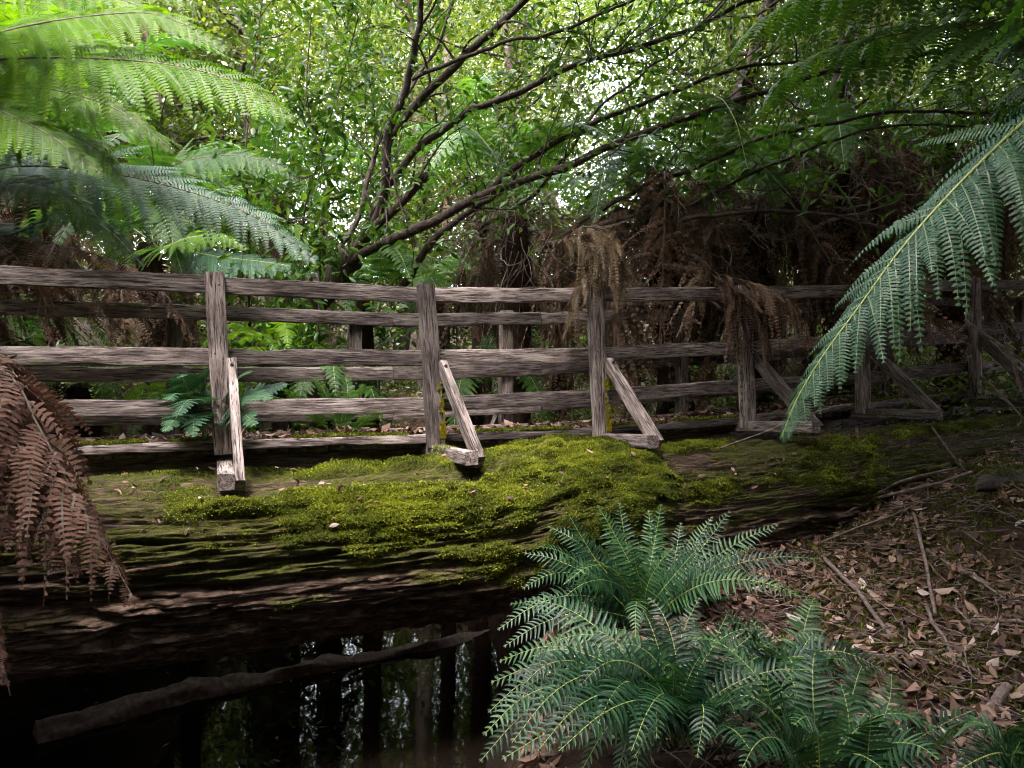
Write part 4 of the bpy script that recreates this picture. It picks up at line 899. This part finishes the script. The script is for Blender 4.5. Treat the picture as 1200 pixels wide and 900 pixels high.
# moss on the bank
n = 40000; y = rng.uniform(3.2, 7.5, n); x = rng.uniform(.8, 5, n); m = fbm(x*1.1+4, y*1.1, 0, 3, 91)+.35*np.exp(-((x-2.25)**2+(y-5.4)**2)/.35); keep = m > .61; x, y = x[keep], y[keep]
b = MB(); blades(b, np.stack([x, y, ground_z(x, y)+.012], -1), gnorm(x, y), ln=.022, wd=.007, rnd=np.clip(rng.normal(.3, .2, len(x)), 0, 1)); tag(b.build('ground_moss', M['mossblade']), 'green moss patches between leaves on the near bank', 'moss', kind='stuff')
def gp(px, py):                                      # the point of the ground seen at a pixel
    lo, hi = .8, 30.0
    for Yd in np.arange(1.0, 30, .02):
        p = at(px, py, Yd)
        if ground_z(p[0], p[1]) > p[2]: return p
    return at(px, py, 6)
STK = [([(968, 660), (1005, 700), (1045, 755)], .016, .011, .05, 'grey stick lying on the bank pointing at the water fern'),
 ([(1072, 610), (1088, 690), (1098, 730)], .012, .010, .08, 'purple grey stick leaning down the bank'),
 ([(1085, 715), (1105, 755), (1128, 805)], .010, .007, .05, 'thin tan stick crossing below the leaning grey stick'),
 ([(930, 612), (1010, 595), (1090, 578), (1140, 562)], .015, .012, .10, 'long pale stick on top of the bank beside the log'),
 ([(985, 618), (1050, 580), (1120, 560)], .012, .010, .14, 'yellowish stick lying across the top of the bank'),
 ([(960, 645), (1060, 605), (1130, 575)], .009, .006, .08, 'thin brown stick below the yellowish stick'),
 ([(1085, 648), (1130, 675), (1160, 690)], .014, .012, .03, 'short brown stick half buried in leaves on the right'),
 ([(1130, 732), (1170, 731), (1215, 736)], .012, .012, .03, 'straight brown stick at the right edge'),
 ([(1140, 706), (1175, 706), (1215, 705)], .006, .006, .04, 'thin straight twig above the brown stick at the right edge'),
 ([(1050, 765), (1090, 768), (1120, 762)], .010, .010, .02, 'short dark stick near the pale leaf'),
 ([(1100, 660), (1150, 690), (1190, 720)], .010, .006, .05, 'crooked twig on the dark side of the bank'),
 ([(1180, 810), (1150, 850), (1135, 890)], .030, .026, .01, 'thick mossy brown stick in the lower right corner'),
 ([(1010, 770), (1060, 772), (1075, 776)], .007, .007, .03, 'small grey twig beside the orange leaf')]
for pts, ra, rb, lift, lab in STK:
    C, L = smooth_path([gp(*p)+[0, 0, lift*.6] for p in pts], 20); C += (np.stack([fbm(np.linspace(0, 4, 20), k*7.7, rng.random()*40, 2)-.5 for k in range(3)], -1))*.03
    b = MB(); b.tube(C, np.linspace(ra, rb, 20), 8, rough=.2, seed=int(rng.integers(90)))
    if L > .5:
        q = wander(C[9], unit(C[12]-C[9])+rng.normal(size=3)*.6, .15, 5, .15); b.tube(q, np.linspace(rb*.6, .002, 6), 5)
    tag(b.build('stick', M['stick'], smooth=True), lab, 'stick')
# twigs hanging about the right end of the bridge
for pts, r, lab in (([(1003, 500, 6.4), (1010, 540, 6.3), (1016, 590, 6.2)], .010, 'upright brown twig standing before the dark log end'),
                    ([(1092, 500, 6.5), (1110, 525, 6.3), (1138, 560, 6.1)], .010, 'bent pale twig below the last outrigger'),
                    ([(845, 525, 5.9), (900, 505, 5.7), (950, 485, 5.6), (975, 478, 5.6)], .008, 'thin twig caught under the tip of the blue green frond'),
                    ([(1130, 375, 6.4), (1180, 410, 6.2), (1240, 455, 6.0)], .012, 'dark stick leaning across the right end of the railing'),
                    ([(1150, 440, 6.4), (1190, 480, 6.2), (1230, 530, 6.0)], .010, 'grey stick leaning below the railing at the right edge'),
                    ([(1185, 410, 5.8), (1195, 450, 5.8), (1215, 490, 5.8)], .014, 'pale stick at the right edge beside the railing')):
    C, L = smooth_path(P3(pts), 20); b = MB(); b.tube(C, np.linspace(r, r*.6, 20), 7, rough=.2)
    for k in range(3):
        i = rng.integers(5, 19); b.tube(wander(C[i], unit(C[i]-C[i-3])+rng.normal(size=3)*.6, .12, 5, .2), np.linspace(r*.4, .002, 6), 4)
    tag(b.build('twig', M['stick'], smooth=True), lab, 'twig')
# low stump of a second log at the right edge and the thin trunk lying in the creek
sl = thing('rotten_log', at(1190, 575, 5.6), 'short rotten log with a mossy top at the right edge of the bank', 'log')
b = MB(); C, L = smooth_path([at(1142, 572, 5.5), at(1180, 568, 5.7), at(1260, 562, 6.1), at(1400, 560, 6.8)], 40); C += (np.stack([fbm(np.linspace(0, 6, 40), k*7.7, 3, 3)-.5 for k in range(3)], -1))*.08; b.tube(C, np.interp(np.linspace(0, 1, 40), [0, .04, .1, .3, 1], [.015, .05, .10, .12, .15]), 28, rough=.7, seed=4)
b.build('trunk', M['bark'], sl, smooth=True)
b = MB(); n = 2500; i = rng.integers(3, 40, n); blades(b, C[i]+np.c_[rng.normal(size=n)*.05, rng.normal(size=n)*.05, rng.uniform(.06, .13, n)], np.tile([0, -.2, .8], (n, 1)), rnd=rng.random(n)*.5); tag(b.build('moss', M['mossblade'], sl), None, kind='stuff')
b = MB(); C, L = smooth_path([at(40, 862, 5.0)*[1, 1, 0]+[0, 0, -2.35], at(250, 805, 5.75)*[1, 1, 0]+[0, 0, -2.35], at(500, 752, 6.7)*[1, 1, 0]+[0, 0, -2.35], at(575, 735, 7.2)*[1, 1, 0]+[0, 0, -2.34]], 60)
b.tube(C, np.interp(np.linspace(0, 1, 60), [0, .5, .85, 1], [.13, .125, .09, .03]), 24, rough=.8); tag(b.build('sunken_trunk', M['stick'], smooth=True), 'pale thin fallen trunk lying half sunken in the creek under the big log', 'fallen trunk')

# ------------------------------------------------------------------ camera, light, world
cd = bpy.data.cameras.new('camera'); cam = bpy.data.objects.new('camera', cd); COL.objects.link(cam)
cam.location = (0, 0, 0); cam.rotation_euler = (R(90), 0, 0); cd.sensor_width = 36; cd.lens = 27; cd.clip_start = .05; cd.clip_end = 600
SC.camera = cam
sd = bpy.data.lights.new('sun', 'SUN'); sd.energy = 1.5; sd.angle = R(12); sd.color = (1, .96, .88)
so = bpy.data.objects.new('sun', sd); COL.objects.link(so)
v = Vector((math.sin(AZ)*math.cos(EL), math.cos(AZ)*math.cos(EL), math.sin(EL))); so.rotation_euler = v.to_track_quat('Z', 'Y').to_euler()
w = bpy.data.worlds.new('World'); SC.world = w; w.use_nodes = True; nt = w.node_tree
sky = nt.nodes.new('ShaderNodeTexSky'); sky.sky_type = 'NISHITA'; sky.sun_disc = False; sky.sun_elevation = EL; sky.sun_rotation = AZ; sky.dust_density = 6; sky.air_density = 1.0; sky.ozone_density = 1
hs = nt.nodes.new('ShaderNodeHueSaturation'); hs.inputs['Saturation'].default_value = .35; nt.links.new(sky.outputs[0], hs.inputs['Color']); nt.links.new(hs.outputs[0], nt.nodes['Background'].inputs[0])   # thin white cloud; nt.nodes['Background'].inputs[1].default_value = .15
SC.view_settings.view_transform = 'Standard'; SC.view_settings.look = 'None'; SC.view_settings.exposure = 1.88; SC.view_settings.gamma = 1
SC.cycles.max_bounces = 6; SC.cycles.diffuse_bounces = 2; SC.cycles.glossy_bounces = 2; SC.cycles.transmission_bounces = 4; SC.cycles.transparent_max_bounces = 4
SC.cycles.use_denoising = True; SC.cycles.filter_width = 1.05; SC.cycles.denoising_prefilter = 'ACCURATE'
